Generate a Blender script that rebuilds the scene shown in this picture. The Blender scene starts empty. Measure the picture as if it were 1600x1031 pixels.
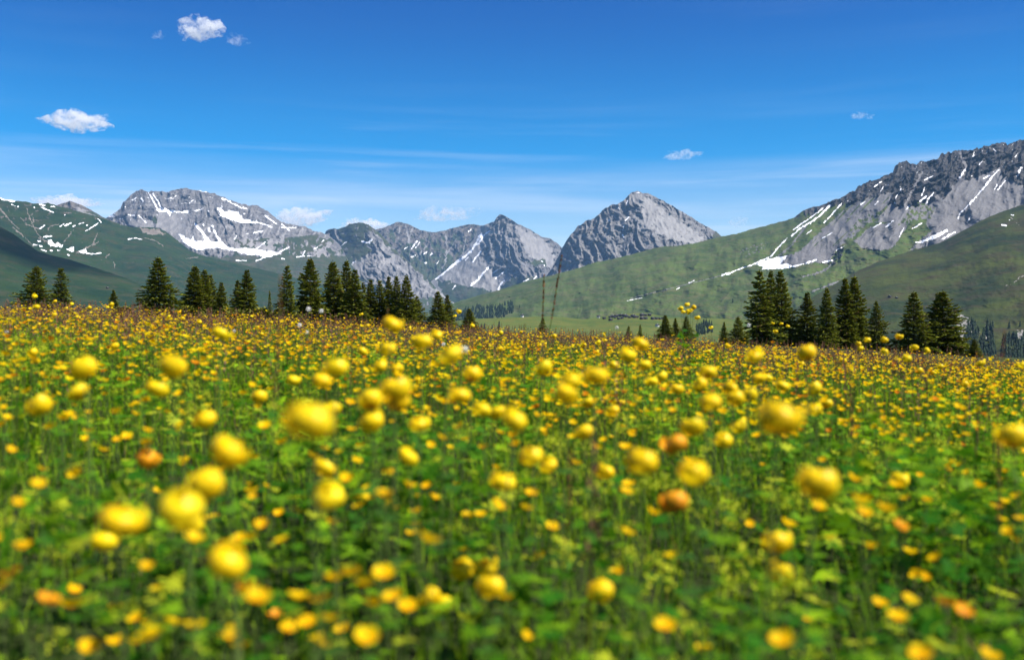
import bpy, math, random
import numpy as np
from mathutils import Vector, Matrix, Euler

R = math.radians
random.seed(7)
rng = np.random.default_rng(11)
scene = bpy.context.scene
COL = scene.collection

# ------------------------------------------------------------------ camera, sky, sun, exposure
F = 1600 * 35 / 36.0            # focal length in photo pixels (35 mm lens)
CAMH = 0.62                     # lens height over the turf
HORIZ = 490.0                   # row of the true horizon
PITCH = math.atan((515.5 - HORIZ) / F)

cam_d = bpy.data.cameras.new('camera')
cam_d.lens = 35; cam_d.sensor_width = 36
cam_d.clip_start = 0.05; cam_d.clip_end = 60000
cam_d.dof.use_dof = True
cam_d.dof.focus_distance = 70.0
cam_d.dof.aperture_fstop = 2.8
cam = bpy.data.objects.new('camera', cam_d)
cam.location = (0, 0, CAMH)
cam.rotation_euler = (R(90) - PITCH, 0, 0)
COL.objects.link(cam)
scene.camera = cam

SUN_AZ, SUN_EL = R(112), R(54)   # azimuth clockwise from the view direction
sun_dir = Vector((math.sin(SUN_AZ) * math.cos(SUN_EL), math.cos(SUN_AZ) * math.cos(SUN_EL), math.sin(SUN_EL)))

def N(nt, typ, loc=None, **kw):
    n = nt.nodes.new(typ)
    for k, v in kw.items():
        setattr(n, k, v)
    return n

def math_node(nt, op, a, b=None, c=None, clamp=False):
    n = nt.nodes.new('ShaderNodeMath'); n.operation = op; n.use_clamp = clamp
    for i, v in enumerate((a, b, c)):
        if v is None: continue
        if isinstance(v, (int, float)): n.inputs[i].default_value = v
        else: nt.links.new(v, n.inputs[i])
    return n.outputs[0]

def mixc(nt, fac, a, b, blend='MIX'):
    n = nt.nodes.new('ShaderNodeMix'); n.data_type = 'RGBA'; n.blend_type = blend
    for sock, v in ((n.inputs[0], fac), (n.inputs[6], a), (n.inputs[7], b)):
        if isinstance(v, (int, float)): sock.default_value = v
        elif isinstance(v, tuple): sock.default_value = (v[0], v[1], v[2], 1)
        else: nt.links.new(v, sock)
    return n.outputs[2]

def smooth(nt, v, lo, hi, a=0.0, b=1.0):
    n = nt.nodes.new('ShaderNodeMapRange'); n.interpolation_type = 'SMOOTHSTEP'
    nt.links.new(v, n.inputs[0])
    n.inputs[1].default_value = lo; n.inputs[2].default_value = hi
    n.inputs[3].default_value = a; n.inputs[4].default_value = b
    return n.outputs[0]

def noise(nt, vec, scale, detail=4.0, rough=0.55, dist=0.0):
    n = nt.nodes.new('ShaderNodeTexNoise')
    n.inputs['Scale'].default_value = scale; n.inputs['Detail'].default_value = detail
    n.inputs['Roughness'].default_value = rough; n.inputs['Distortion'].default_value = dist
    if vec is not None: nt.links.new(vec, n.inputs['Vector'])
    return n.outputs['Fac']

def mapping(nt, vec, scale=(1, 1, 1), rot=(0, 0, 0), loc=(0, 0, 0)):
    n = nt.nodes.new('ShaderNodeMapping')
    n.inputs['Scale'].default_value = scale; n.inputs['Rotation'].default_value = rot
    n.inputs['Location'].default_value = loc
    nt.links.new(vec, n.inputs['Vector'])
    return n.outputs[0]

world = bpy.data.worlds.new('World')
scene.world = world
world.use_nodes = True
nt = world.node_tree
nt.nodes.clear()
sky = N(nt, 'ShaderNodeTexSky', sky_type='NISHITA', sun_disc=False)
sky.sun_elevation = SUN_EL
sky.sun_rotation = SUN_AZ
sky.altitude = 2000; sky.air_density = 1.0; sky.dust_density = 0.15; sky.ozone_density = 2.5
tc = N(nt, 'ShaderNodeTexCoord')
hs = N(nt, 'ShaderNodeHueSaturation')
sepz = N(nt, 'ShaderNodeSeparateXYZ'); nt.links.new(tc.outputs['Generated'], sepz.inputs[0])
nt.links.new(smooth(nt, sepz.outputs['Z'], 0.14, 0.31, 1.06, 0.88), hs.inputs['Value'])
nt.links.new(smooth(nt, sepz.outputs['Z'], 0.15, 0.32, 0.500, 0.518), hs.inputs['Hue'])
gm = N(nt, 'ShaderNodeGamma'); gm.inputs[1].default_value = 1.0
nt.links.new(smooth(nt, sepz.outputs['Z'], 0.05, 0.31, 1.14, 2.6), hs.inputs['Saturation'])
nt.links.new(sky.outputs[0], gm.inputs[0]); nt.links.new(gm.outputs[0], hs.inputs['Color'])
# thin cirrus streaks, long and level
v1 = mapping(nt, tc.outputs['Generated'], (2.2, 2.2, 46.0), (R(0), R(1.6), 0))
n1 = noise(nt, v1, 1.0, 6, 0.55, 0.35)
v2 = mapping(nt, tc.outputs['Generated'], (1.3, 1.3, 6.0))
n2 = noise(nt, v2, 1.4, 3, 0.5)
sep = N(nt, 'ShaderNodeSeparateXYZ'); nt.links.new(tc.outputs['Generated'], sep.inputs[0])
low = smooth(nt, sep.outputs['Z'], 0.22, 0.07, 0.05, 1.0)
st = math_node(nt, 'MULTIPLY', smooth(nt, n1, 0.46, 0.76), smooth(nt, n2, 0.36, 0.62))
st = math_node(nt, 'MULTIPLY', math_node(nt, 'MULTIPLY', st, low), 0.65)
v3 = mapping(nt, tc.outputs['Generated'], (1.5, 1.5, 24.0), (0, R(0.6), 0))
b2 = math_node(nt, 'MULTIPLY', smooth(nt, noise(nt, v3, 1.1, 6, 0.58, 0.3), 0.44, 0.72), smooth(nt, sepz.outputs['Z'], 0.165, 0.10, 0.0, 0.34))
st = math_node(nt, 'ADD', st, b2, clamp=True)
skyc = mixc(nt, st, hs.outputs[0], (7.2, 7.6, 8.2))
bg = N(nt, 'ShaderNodeBackground'); bg.inputs['Strength'].default_value = 0.073
nt.links.new(skyc, bg.inputs['Color'])
wo = N(nt, 'ShaderNodeOutputWorld'); nt.links.new(bg.outputs[0], wo.inputs['Surface'])

sd = bpy.data.lights.new('sun', 'SUN')
sd.energy = 4.9; sd.angle = R(0.53); sd.color = (1.0, 0.95, 0.87)
sun = bpy.data.objects.new('sun', sd)
sun.rotation_euler = sun_dir.to_track_quat('Z', 'Y').to_euler()
sun.location = (20, -20, 60)
COL.objects.link(sun)

scene.view_settings.view_transform = 'Standard'
scene.view_settings.look = 'None'
scene.view_settings.exposure = 0.95
scene.view_settings.gamma = 1.0
scene.view_settings.use_curve_mapping = False
scene.render.engine = 'CYCLES'
scene.cycles.use_denoising = True
scene.cycles.max_bounces = 6
scene.cycles.diffuse_bounces = 3
scene.cycles.glossy_bounces = 2
scene.cycles.transmission_bounces = 3
scene.cycles.volume_bounces = 8
scene.cycles.transparent_max_bounces = 8
scene.cycles.sample_clamp_indirect = 6.0

# ------------------------------------------------------------------ helpers
def tag(o, label=None, cat=None, group=None, kind=None):
    if label: o['label'] = label
    if cat: o['category'] = cat
    if group: o['group'] = group
    if kind: o['kind'] = kind
    return o

def link(o, parent=None):
    COL.objects.link(o)
    if parent is not None: o.parent = parent
    return o

def empty(name, loc=(0, 0, 0), rz=0.0):
    o = bpy.data.objects.new(name, None)
    o.empty_display_size = 0.1
    o.location = loc; o.rotation_euler = (0, 0, rz)
    return link(o)

def make_mesh(name, V, Fc, mat=None, col=None, smooth_=False, colname='Col'):
    """V (n,3), Fc (m,k) with one k for all faces"""
    V = np.ascontiguousarray(V, dtype=np.float32); Fc = np.ascontiguousarray(Fc, dtype=np.int32)
    me = bpy.data.meshes.new(name)
    m, k = Fc.shape
    me.vertices.add(len(V)); me.vertices.foreach_set('co', V.ravel())
    me.loops.add(m * k); me.loops.foreach_set('vertex_index', Fc.ravel())
    me.polygons.add(m)
    me.polygons.foreach_set('loop_start', np.arange(0, m * k, k, dtype=np.int32))
    if smooth_: me.polygons.foreach_set('use_smooth', np.ones(m, dtype=bool))
    me.update(calc_edges=True)
    if col is not None:
        a = me.attributes.new(colname, 'FLOAT_COLOR', 'POINT')
        c = np.ones((len(V), 4), dtype=np.float32); c[:, :col.shape[1]] = col
        a.data.foreach_set('color', c.ravel())
    if mat: me.materials.append(mat)
    return me

def obj(name, me, parent=None, loc=None):
    o = bpy.data.objects.new(name, me)
    if loc is not None: o.location = loc
    return link(o, parent)

# numpy gradient noise -------------------------------------------------
def _hash(ix, iy, seed):
    h = (ix.astype(np.int64) * 374761393 + iy.astype(np.int64) * 668265263 + seed * 974634777) & 0xFFFFFFFF
    h = ((h ^ (h >> 13)) * 1274126177) & 0xFFFFFFFF
    h = (h ^ (h >> 16)) & 0xFFFFFFFF
    return h.astype(np.float64) / 4294967295.0

def pnoise(x, y, seed=0):
    x = np.asarray(x, float); y = np.asarray(y, float)
    x0 = np.floor(x); y0 = np.floor(y); fx = x - x0; fy = y - y0
    def g(ox, oy):
        a = _hash(x0 + ox, y0 + oy, seed) * 2 * np.pi
        return np.cos(a) * (fx - ox) + np.sin(a) * (fy - oy)
    u = fx * fx * fx * (fx * (fx * 6 - 15) + 10); v = fy * fy * fy * (fy * (fy * 6 - 15) + 10)
    a = g(0, 0) * (1 - u) + g(1, 0) * u; b = g(0, 1) * (1 - u) + g(1, 1) * u
    return (a * (1 - v) + b * v) * 1.5

def fbm(x, y, oct=5, seed=0, gain=0.5):
    s = 0; a = 1.0; f = 1.0
    for i in range(oct):
        s = s + a * pnoise(x * f, y * f, seed + i * 17); a *= gain; f *= 2.03
    return s

def ridged(x, y, oct=5, seed=0, gain=0.55):
    s = 0; a = 1.0; f = 1.0; w = 1.0
    for i in range(oct):
        n = 1 - np.abs(pnoise(x * f, y * f, seed + i * 13)) * 1.6
        n = np.clip(n, 0, 1) ** 2
        s = s + a * n * w; w = np.clip(n * 1.6, 0.25, 1); a *= gain; f *= 2.07
    return s

# pixel -> place ----------------------------------------------------------
CP, SP = math.cos(PITCH), math.sin(PITCH)
def place(px, py, depth):
    px = np.asarray(px, float); py = np.asarray(py, float); depth = np.asarray(depth, float)
    dx = (px - 800) / F; dy = (515.5 - py) / F
    return np.stack([dx * depth, (CP + dy * SP) * depth, CAMH + (-SP + dy * CP) * depth], -1)

def to_px(p):
    x, y, z = p[0], p[1], p[2] - CAMH
    d = y * CP - z * SP; u = y * SP + z * CP
    return 800 + F * x / d, 515.5 - F * u / d

def in_poly(px, py, poly):
    inside = np.zeros(px.shape, bool)
    n = len(poly); j = n - 1
    for i in range(n):
        xi, yi = poly[i]; xj, yj = poly[j]
        if yi != yj:
            c = ((yi > py) != (yj > py)) & (px < (xj - xi) * (py - yi) / (yj - yi) + xi)
            inside ^= c
        j = i
    return inside

def near_line(px, py, pts, w):
    d = np.full(px.shape, 1e9)
    for (x0, y0), (x1, y1) in zip(pts[:-1], pts[1:]):
        L2 = (x1 - x0) ** 2 + (y1 - y0) ** 2 + 1e-9
        t = np.clip(((px - x0) * (x1 - x0) + (py - y0) * (y1 - y0)) / L2, 0, 1)
        d = np.minimum(d, np.hypot(px - x0 - t * (x1 - x0), py - y0 - t * (y1 - y0)))
    return d < w

def curve(pts):
    xs = [p[0] for p in pts]; ys = [p[1] for p in pts]
    return lambda u: np.interp(u, xs, ys)

# ------------------------------------------------------------------ materials
def new_mat(name):
    m = bpy.data.materials.new(name); m.use_nodes = True
    m.node_tree.nodes.clear()
    return m, m.node_tree

def out_surface(nt, sh):
    o = nt.nodes.new('ShaderNodeOutputMaterial'); nt.links.new(sh, o.inputs['Surface']); return o

def principled(nt, col, rough=0.8, spec=0.3, normal=None):
    p = nt.nodes.new('ShaderNodeBsdfPrincipled')
    if isinstance(col, tuple): p.inputs['Base Color'].default_value = (*col, 1)
    else: nt.links.new(col, p.inputs['Base Color'])
    if isinstance(rough, (int, float)): p.inputs['Roughness'].default_value = rough
    else: nt.links.new(rough, p.inputs['Roughness'])
    p.inputs['Specular IOR Level'].default_value = spec
    if normal is not None: nt.links.new(normal, p.inputs['Normal'])
    return p.outputs[0]

def mountain_mat(name, rock_a, rock_b, scree_a, scree_b, grass_a, grass_b, grass_c, unit=30.0, streak_rot=0.0, bump=1.0):
    m, nt = new_mat(name)
    geo = N(nt, 'ShaderNodeNewGeometry')
    pos = geo.outputs['Position']
    at = N(nt, 'ShaderNodeAttribute', attribute_name='zone')
    sp = N(nt, 'ShaderNodeSeparateColor'); nt.links.new(at.outputs['Color'], sp.inputs[0])
    k = 1.0 / unit
    nA = noise(nt, pos, k * 0.9, 7, 0.62)
    nB = noise(nt, pos, k * 0.18, 5, 0.55)
    nC = noise(nt, pos, k * 3.0, 4, 0.6)
    nS = noise(nt, mapping(nt, pos, (1.0, 0.25, 0.25), (0, streak_rot, 0)), k * 1.2, 5, 0.6)
    nL = noise(nt, mapping(nt, pos, (0.3, 0.3, 1.6)), k * 1.0, 5, 0.6, 0.6)
    edge = math_node(nt, 'MULTIPLY', math_node(nt, 'SUBTRACT', nA, 0.5), 0.9)
    def zone(ch, lo=0.40, hi=0.60, e=1.0):
        v = math_node(nt, 'MULTIPLY_ADD', edge, e, sp.outputs[ch])
        return smooth(nt, v, lo, hi)
    zs, zg, zn = zone(0), zone(1), zone(2, 0.52, 0.66, 0.5)
    rock = mixc(nt, smooth(nt, math_node(nt, 'MULTIPLY_ADD', nL, 0.6, math_node(nt, 'MULTIPLY', nA, 0.4)), 0.36, 0.62), rock_a, rock_b)
    rock = mixc(nt, smooth(nt, nC, 0.35, 0.75, 0.0, 0.45), rock, rock_b)
    scree = mixc(nt, smooth(nt, nS, 0.35, 0.65), scree_a, scree_b)
    gr = mixc(nt, smooth(nt, nB, 0.38, 0.62), grass_a, grass_b)
    nG = noise(nt, mapping(nt, pos, (1, 1, 2.2)), k * 0.45, 6, 0.65, 0.5)
    gr = mixc(nt, smooth(nt, nG, 0.44, 0.66, 0, 0.85), gr, grass_c)
    gr = mixc(nt, smooth(nt, nA, 0.52, 0.72, 0, 0.5), gr, grass_b)
    dk = tuple(v * 0.45 for v in grass_a)
    gr = mixc(nt, smooth(nt, nC, 0.52, 0.74, 0, 0.40), gr, dk)
    c = mixc(nt, zs, rock, scree)
    c = mixc(nt, zg, c, gr)
    c = mixc(nt, zn, c, (0.80, 0.81, 0.83))
    hb = math_node(nt, 'ADD', math_node(nt, 'MULTIPLY', nA, 1.0), math_node(nt, 'MULTIPLY', nC, 0.45))
    bp = N(nt, 'ShaderNodeBump'); bp.inputs['Distance'].default_value = unit * 0.55 * bump
    soft = math_node(nt, 'SUBTRACT', 1.0, math_node(nt, 'MULTIPLY', math_node(nt, 'MAXIMUM', math_node(nt, 'MAXIMUM', zg, zn), math_node(nt, 'MULTIPLY', zs, 0.8)), 0.86))
    nt.links.new(soft, bp.inputs['Strength']); nt.links.new(hb, bp.inputs['Height'])
    out_surface(nt, principled(nt, c, 0.9, 0.1, bp.outputs[0]))
    return m

def leaf_mat(name, trans=0.35, rough=0.5, spec=0.35, attr='Col', tint=None):
    m, nt = new_mat(name)
    at = N(nt, 'ShaderNodeAttribute', attribute_name=attr)
    c = at.outputs['Color']
    if tint is not None: c = mixc(nt, 1.0, c, tint, 'MULTIPLY')
    tr = N(nt, 'ShaderNodeBsdfTranslucent')
    bright = mixc(nt, 1.0, c, (1.15, 1.2, 0.7), 'MULTIPLY'); nt.links.new(bright, tr.inputs[0])
    mx = N(nt, 'ShaderNodeMixShader'); mx.inputs[0].default_value = trans
    nt.links.new(principled(nt, c, rough, spec), mx.inputs[1]); nt.links.new(tr.outputs[0], mx.inputs[2])
    out_surface(nt, mx.outputs[0])
    return m

def petal_mat(name, ca, cb, cc, trans=0.3, rough=0.42, spec=0.2):
    """petal colour drifting from flower to flower and from base to rim"""
    m, nt = new_mat(name)
    oi = N(nt, 'ShaderNodeObjectInfo')
    at = N(nt, 'ShaderNodeAttribute', attribute_name='Col')
    sp = N(nt, 'ShaderNodeSeparateColor'); nt.links.new(at.outputs['Color'], sp.inputs[0])
    c = mixc(nt, oi.outputs['Random'], ca, cb)
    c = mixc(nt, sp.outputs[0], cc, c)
    tr = N(nt, 'ShaderNodeBsdfTranslucent'); nt.links.new(c, tr.inputs[0])
    mx = N(nt, 'ShaderNodeMixShader'); mx.inputs[0].default_value = trans
    nt.links.new(principled(nt, c, rough, spec), mx.inputs[1]); nt.links.new(tr.outputs[0], mx.inputs[2])
    out_surface(nt, mx.outputs[0])
    return m

def plain_mat(name, a, b, scale=4.0, rough=0.8, spec=0.2):
    m, nt = new_mat(name)
    t = N(nt, 'ShaderNodeTexCoord')
    n = noise(nt, t.outputs['Object'], scale, 5, 0.6)
    out_surface(nt, principled(nt, mixc(nt, smooth(nt, n, 0.3, 0.7), a, b), rough, spec))
    return m

M_leaf = leaf_mat('leaf_green', 0.38, 0.5, 0.05)
M_grass = leaf_mat('grass_blade', 0.38, 0.5, 0.04)
M_dry = leaf_mat('grass_panicle', 0.25, 0.8, 0.1)
M_butter = leaf_mat('buttercup_petal_mass', 0.45, 0.5, 0.06)
M_needle = leaf_mat('spruce_needles', 0.18, 0.6, 0.08)
M_globe = petal_mat('globeflower_petal', (0.97, 0.80, 0.012), (0.97, 0.72, 0.008), (0.95, 0.64, 0.006), 0.48, 0.38, 0.28)
M_globe_old = petal_mat('globeflower_faded', (0.88, 0.42, 0.010), (0.80, 0.34, 0.010), (0.58, 0.18, 0.010), 0.25, 0.5)
M_bcup = petal_mat('buttercup_petal', (0.97, 0.72, 0.005), (0.96, 0.58, 0.004), (0.90, 0.44, 0.003), 0.42, 0.5, 0.06)
M_bcup_old = petal_mat('buttercup_faded', (0.85, 0.34, 0.008), (0.82, 0.38, 0.008), (0.62, 0.20, 0.008), 0.22, 0.4)
M_stem = plain_mat('flower_stem', (0.060, 0.110, 0.022), (0.10, 0.13, 0.035), 30, 0.6)
M_bark = plain_mat('spruce_bark', (0.055, 0.040, 0.030), (0.11, 0.085, 0.065), 6, 0.95)
M_sorrel = plain_mat('sorrel_red', (0.20, 0.045, 0.025), (0.32, 0.09, 0.045), 60, 0.8)
M_seed = plain_mat('seed_fluff', (0.62, 0.60, 0.56), (0.78, 0.77, 0.74), 80, 0.9)
M_wood = plain_mat('hut_timber', (0.035, 0.026, 0.020), (0.075, 0.055, 0.040), 0.8, 0.9)
M_roof = plain_mat('hut_shingle', (0.022, 0.022, 0.026), (0.045, 0.045, 0.052), 0.9, 0.9)
M_lime = plain_mat('hut_limewash', (0.60, 0.58, 0.54), (0.72, 0.70, 0.66), 0.8, 0.9)
M_pane = plain_mat('hut_window_pane', (0.02, 0.02, 0.025), (0.04, 0.04, 0.05), 1.0, 0.2, 0.5)

# ------------------------------------------------------------------ the ground sheet
def sstep(a, b, x):
    t = np.clip((x - a) / (b - a), 0, 1); return t * t * (3 - 2 * t)

def ground_z(x, y):
    x = np.asarray(x, float); y = np.asarray(y, float)
    r = np.hypot(x, y)
    yy = np.where(y > 0, r, 0)
    tilt = np.interp(yy, [0, 14, 90, 250, 1500], [-0.055, -0.055, -0.045, -0.02, 0.0])
    c = np.interp(yy, [0, 6, 14, 18, 30, 60, 90, 125, 300, 900, 1500, 20000],
                  [0, 0.0, -0.05, -0.12, -0.45, -0.85, -1.1, -2.5, -38, -120, -160, -160])
    xx = np.clip(x, -120, 120)
    und = 0.035 * pnoise(x * 0.55, y * 0.55, 5) + 0.10 * pnoise(x * 0.13 + 3, y * 0.13, 6) * sstep(2, 12, r)
    return tilt * xx + c + und

def build_ground():
    rs = np.concatenate([np.linspace(0.0, 3, 16), np.linspace(3.25, 20, 60), np.geomspace(21, 14000, 90)])
    th = np.linspace(0, 2 * np.pi, 257)[:-1]
    rr, tt = np.meshgrid(rs, th, indexing='ij')
    x = rr * np.sin(tt); y = rr * np.cos(tt)
    V = np.stack([x, y, ground_z(x, y)], -1).reshape(-1, 3)
    nr, nth = rr.shape
    i, j = np.meshgrid(np.arange(nr - 1), np.arange(nth), indexing='ij')
    a = i * nth + j; b = i * nth + (j + 1) % nth; c = (i + 1) * nth + (j + 1) % nth; d = (i + 1) * nth + j
    Fc = np.stack([a, d, c, b], -1).reshape(-1, 4)
    m, nt = new_mat('meadow_soil')
    geo = N(nt, 'ShaderNodeNewGeometry'); pos = geo.outputs['Position']
    n1 = noise(nt, pos, 1.5, 6, 0.6); n2 = noise(nt, pos, 18.0, 5, 0.6); n3 = noise(nt, pos, 0.05, 4, 0.5)
    c1 = mixc(nt, smooth(nt, n1, 0.35, 0.65), (0.018, 0.026, 0.008), (0.030, 0.046, 0.010))
    c1 = mixc(nt, smooth(nt, n2, 0.45, 0.7, 0, 0.6), c1, (0.026, 0.020, 0.011))
    c1 = mixc(nt, smooth(nt, n3, 0.4, 0.6, 0, 0.5), c1, (0.070, 0.085, 0.022))
    bp = N(nt, 'ShaderNodeBump'); bp.inputs['Distance'].default_value = 0.03; nt.links.new(n2, bp.inputs['Height'])
    out_surface(nt, principled(nt, c1, 0.95, 0.1, bp.outputs[0]))
    o = obj('meadow_ground', make_mesh('meadow_ground', V, Fc, m, smooth_=True))
    tag(o, 'dark turf of the alpine meadow under the flowers', kind='structure')
build_ground()

# ------------------------------------------------------------------ mountains and slopes
LAYERS = {}
def layer(name, label, ridge, foot, d_ridge, d_foot, mat, zones, du=1.0, dv=1.0, amp=40.0, lam=26.0, slant=0.0,
          rough=1.2, stretch=2.4, power=1.0, extra=None, seed=1, grass_damp=0.93, rough_fn=None):
    px0, px1 = ridge[0][0], ridge[-1][0]
    us = np.arange(px0, px1 + du, du)
    ry = curve(ridge)(us)
    rr = rough * (fbm(us / 11.0, us * 0 + seed, 5, seed, 0.6))
    if rough_fn is not None: rr = rr * rough_fn(us)
    fy = curve(foot)(us)
    nv = int(max((fy - ry).max() / dv, 12))
    t = np.linspace(0, 1, nv)[:, None]
    U = np.repeat(us[None, :], nv, 0)
    PY = ry[None, :] + (fy - ry)[None, :] * t + (rr[None, :]) * np.clip(1 - t * 5, 0, 1)
    Dr = curve(d_ridge)(U); Df = curve(d_foot)(U)
    kx = np.arange(-70, 71) * 1.0; kw = np.exp(-(kx / 26.0) ** 2); kw /= kw.sum()
    rys = sum(w_ * curve(ridge)(us + k_) for k_, w_ in zip(kx, kw)) - 10
    ts = np.clip((PY - rys[None, :]) / (fy - rys)[None, :], 0.0, 1.0)
    D0 = Dr + (Df - Dr) * ts ** power
    sc, gr, sn = zones(U, PY)
    gr = np.clip(gr, 0, 1); sc = np.clip(sc, 0, 1); sn = np.clip(sn, 0, 1)
    # gullies and ribs that run down the fall line
    s = U + PY * slant; q = PY - U * slant * 0.3
    wx = fbm(U / 60.0, PY / 60.0, 3, seed + 40) * 14
    rel = ridged((s + wx) / lam, q / (lam * stretch), 5, seed + 3) - 0.75
    rel = rel + 0.5 * fbm(U / (lam * 0.5), PY / (lam * 0.5), 4, seed + 9)
    rel_g = 0.07 * fbm(U / 9.0, PY / 5.0, 5, seed + 12) + 0.20 * fbm(U / 30.0, PY / 12.0, 3, seed + 13)
    calm = 1 - np.clip(np.maximum(np.maximum(gr * grass_damp, sc * 0.82), sn * 0.8), 0, 1)
    # soften the mask so relief does not jump at borders
    for _ in range(4):
        calm[1:-1, 1:-1] = (calm[1:-1, 1:-1] * 2 + calm[:-2, 1:-1] + calm[2:, 1:-1] + calm[1:-1, :-2] + calm[1:-1, 2:]) / 6
    big = 1.2 * fbm(U / (lam * 3.0), PY / (lam * 3.5), 3, seed + 21)
    D = D0 - amp * rel * calm - amp * rel_g * gr - amp * 0.7 * big
    if extra is not None: D = D + extra(U, PY)
    P = place(U, PY, D)
    # the far side, falling away behind the ridge
    back = []
    for dist, drop in ((500, 340), (160, 90), (40, 14)):
        b = P[0].copy(); b[:, 1] += dist; b[:, 2] -= drop; b[:, 0] *= 1 + dist / np.maximum(D[0], 1) * 0.9
        back.append(b)
    P = np.concatenate([np.stack(back), P], 0)
    zc = np.stack([sc, gr, sn], -1)
    zc = np.concatenate([np.repeat(zc[:1], 3, 0), zc], 0)
    n, mm = P.shape[:2]
    i, j = np.meshgrid(np.arange(n - 1), np.arange(mm - 1), indexing='ij')
    a = i * mm + j
    Fc = np.stack([a, a + mm, a + mm + 1, a + 1], -1).reshape(-1, 4)
    o = obj(name, make_mesh(name, P.reshape(-1, 3), Fc, mat, zc.reshape(-1, 3), True, 'zone'))
    tag(o, label, kind='structure')
    LAYERS[name] = (us, PY, D)
    return o

def on_layer(name, px, py):
    us, PY, D = LAYERS[name]
    j = int(np.clip(round((px - us[0]) / (us[1] - us[0])), 0, len(us) - 1))
    d = float(np.interp(py, PY[:, j], D[:, j]))
    return Vector(place(px, py, d)), d

def jit(px, py, a=2.2, lam=5.0, seed=70):
    return px + a * fbm(px / lam, py / lam, 3, seed), py + a * fbm(px / lam + 9, py / lam, 3, seed + 1)

def zsum(px, py, polys=(), lines=(), a=2.0, lam=5.0, la=0.7):
    z = np.zeros(px.shape)
    jx, jy = jit(px, py, a, lam)
    for p in polys: z = np.maximum(z, in_poly(jx, jy, p))
    jx, jy = jit(px, py, la, 4.0)
    wn = 0.65 + 0.9 * (fbm(px / 5.0, py / 5.0, 2, 77) + 0.4)
    for pts, w in lines: z = np.maximum(z, near_line(jx, jy, pts, np.maximum(w * wn, 0.2) * 0.66))
    return z

GREY = dict(scree_a=(0.165, 0.158, 0.157), scree_b=(0.235, 0.224, 0.218))
m_far = mountain_mat('mountain_limestone', (0.058, 0.056, 0.062), (0.185, 0.178, 0.176), **GREY,
                     grass_a=(0.024, 0.040, 0.016), grass_b=(0.040, 0.050, 0.019), grass_c=(0.070, 0.062, 0.042), unit=34)
m_pyr = mountain_mat('mountain_pale_limestone', (0.075, 0.073, 0.078), (0.205, 0.198, 0.194), (0.185, 0.179, 0.176), (0.245, 0.237, 0.231),
                     grass_a=(0.024, 0.040, 0.016), grass_b=(0.040, 0.050, 0.019), grass_c=(0.070, 0.062, 0.042), unit=30)
m_mid = mountain_mat('mountain_schist', (0.052, 0.047, 0.043), (0.150, 0.130, 0.113), **GREY,
                     grass_a=(0.024, 0.040, 0.016), grass_b=(0.038, 0.052, 0.020), grass_c=(0.080, 0.062, 0.046), unit=36)
m_right = mountain_mat('mountain_dolomite', (0.017, 0.0165, 0.018), (0.075, 0.072, 0.071), (0.118, 0.115, 0.117), (0.150, 0.146, 0.147),
                       grass_a=(0.036, 0.060, 0.014), grass_b=(0.068, 0.098, 0.022), grass_c=(0.086, 0.082, 0.036), unit=20, streak_rot=R(42))
m_lhill = mountain_mat('hillside_turf_cool', (0.045, 0.043, 0.040), (0.14, 0.122, 0.105), (0.125, 0.108, 0.094), (0.18, 0.16, 0.14),
                       grass_a=(0.009, 0.028, 0.012), grass_b=(0.019, 0.041, 0.014), grass_c=(0.040, 0.042, 0.021), unit=22)
m_rhill = mountain_mat('hillside_turf_warm', (0.045, 0.042, 0.038), (0.18, 0.17, 0.15), (0.18, 0.17, 0.15), (0.26, 0.245, 0.22),
                       grass_a=(0.013, 0.025, 0.006), grass_b=(0.046, 0.058, 0.010), grass_c=(0.042, 0.034, 0.014), unit=26)
m_bench = mountain_mat('pasture_turf', (0.10, 0.09, 0.07), (0.2, 0.18, 0.15), (0.16, 0.15, 0.09), (0.2, 0.19, 0.10),
                       grass_a=(0.046, 0.078, 0.014), grass_b=(0.080, 0.105, 0.018), grass_c=(0.110, 0.105, 0.022), unit=14)

# small peak behind the left hill
layer('mountain_peak', 'small dark pointed peak behind the left green hill',
      [(40, 336), (60, 330), (85, 322), (95, 319), (108, 314), (118, 317), (135, 324), (150, 333), (165, 341), (180, 347), (215, 362)],
      [(40, 400), (215, 420)], [(40, 6600), (215, 6600)], [(40, 5900), (215, 5900)], m_mid,
      lambda u, v: (zsum(u, v, [[(112, 322), (135, 328), (160, 342), (140, 345)]]), 0.55 * (v > 330) + 0 * u, 0 * u), amp=30, lam=16, seed=3, rough=0.8)

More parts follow.
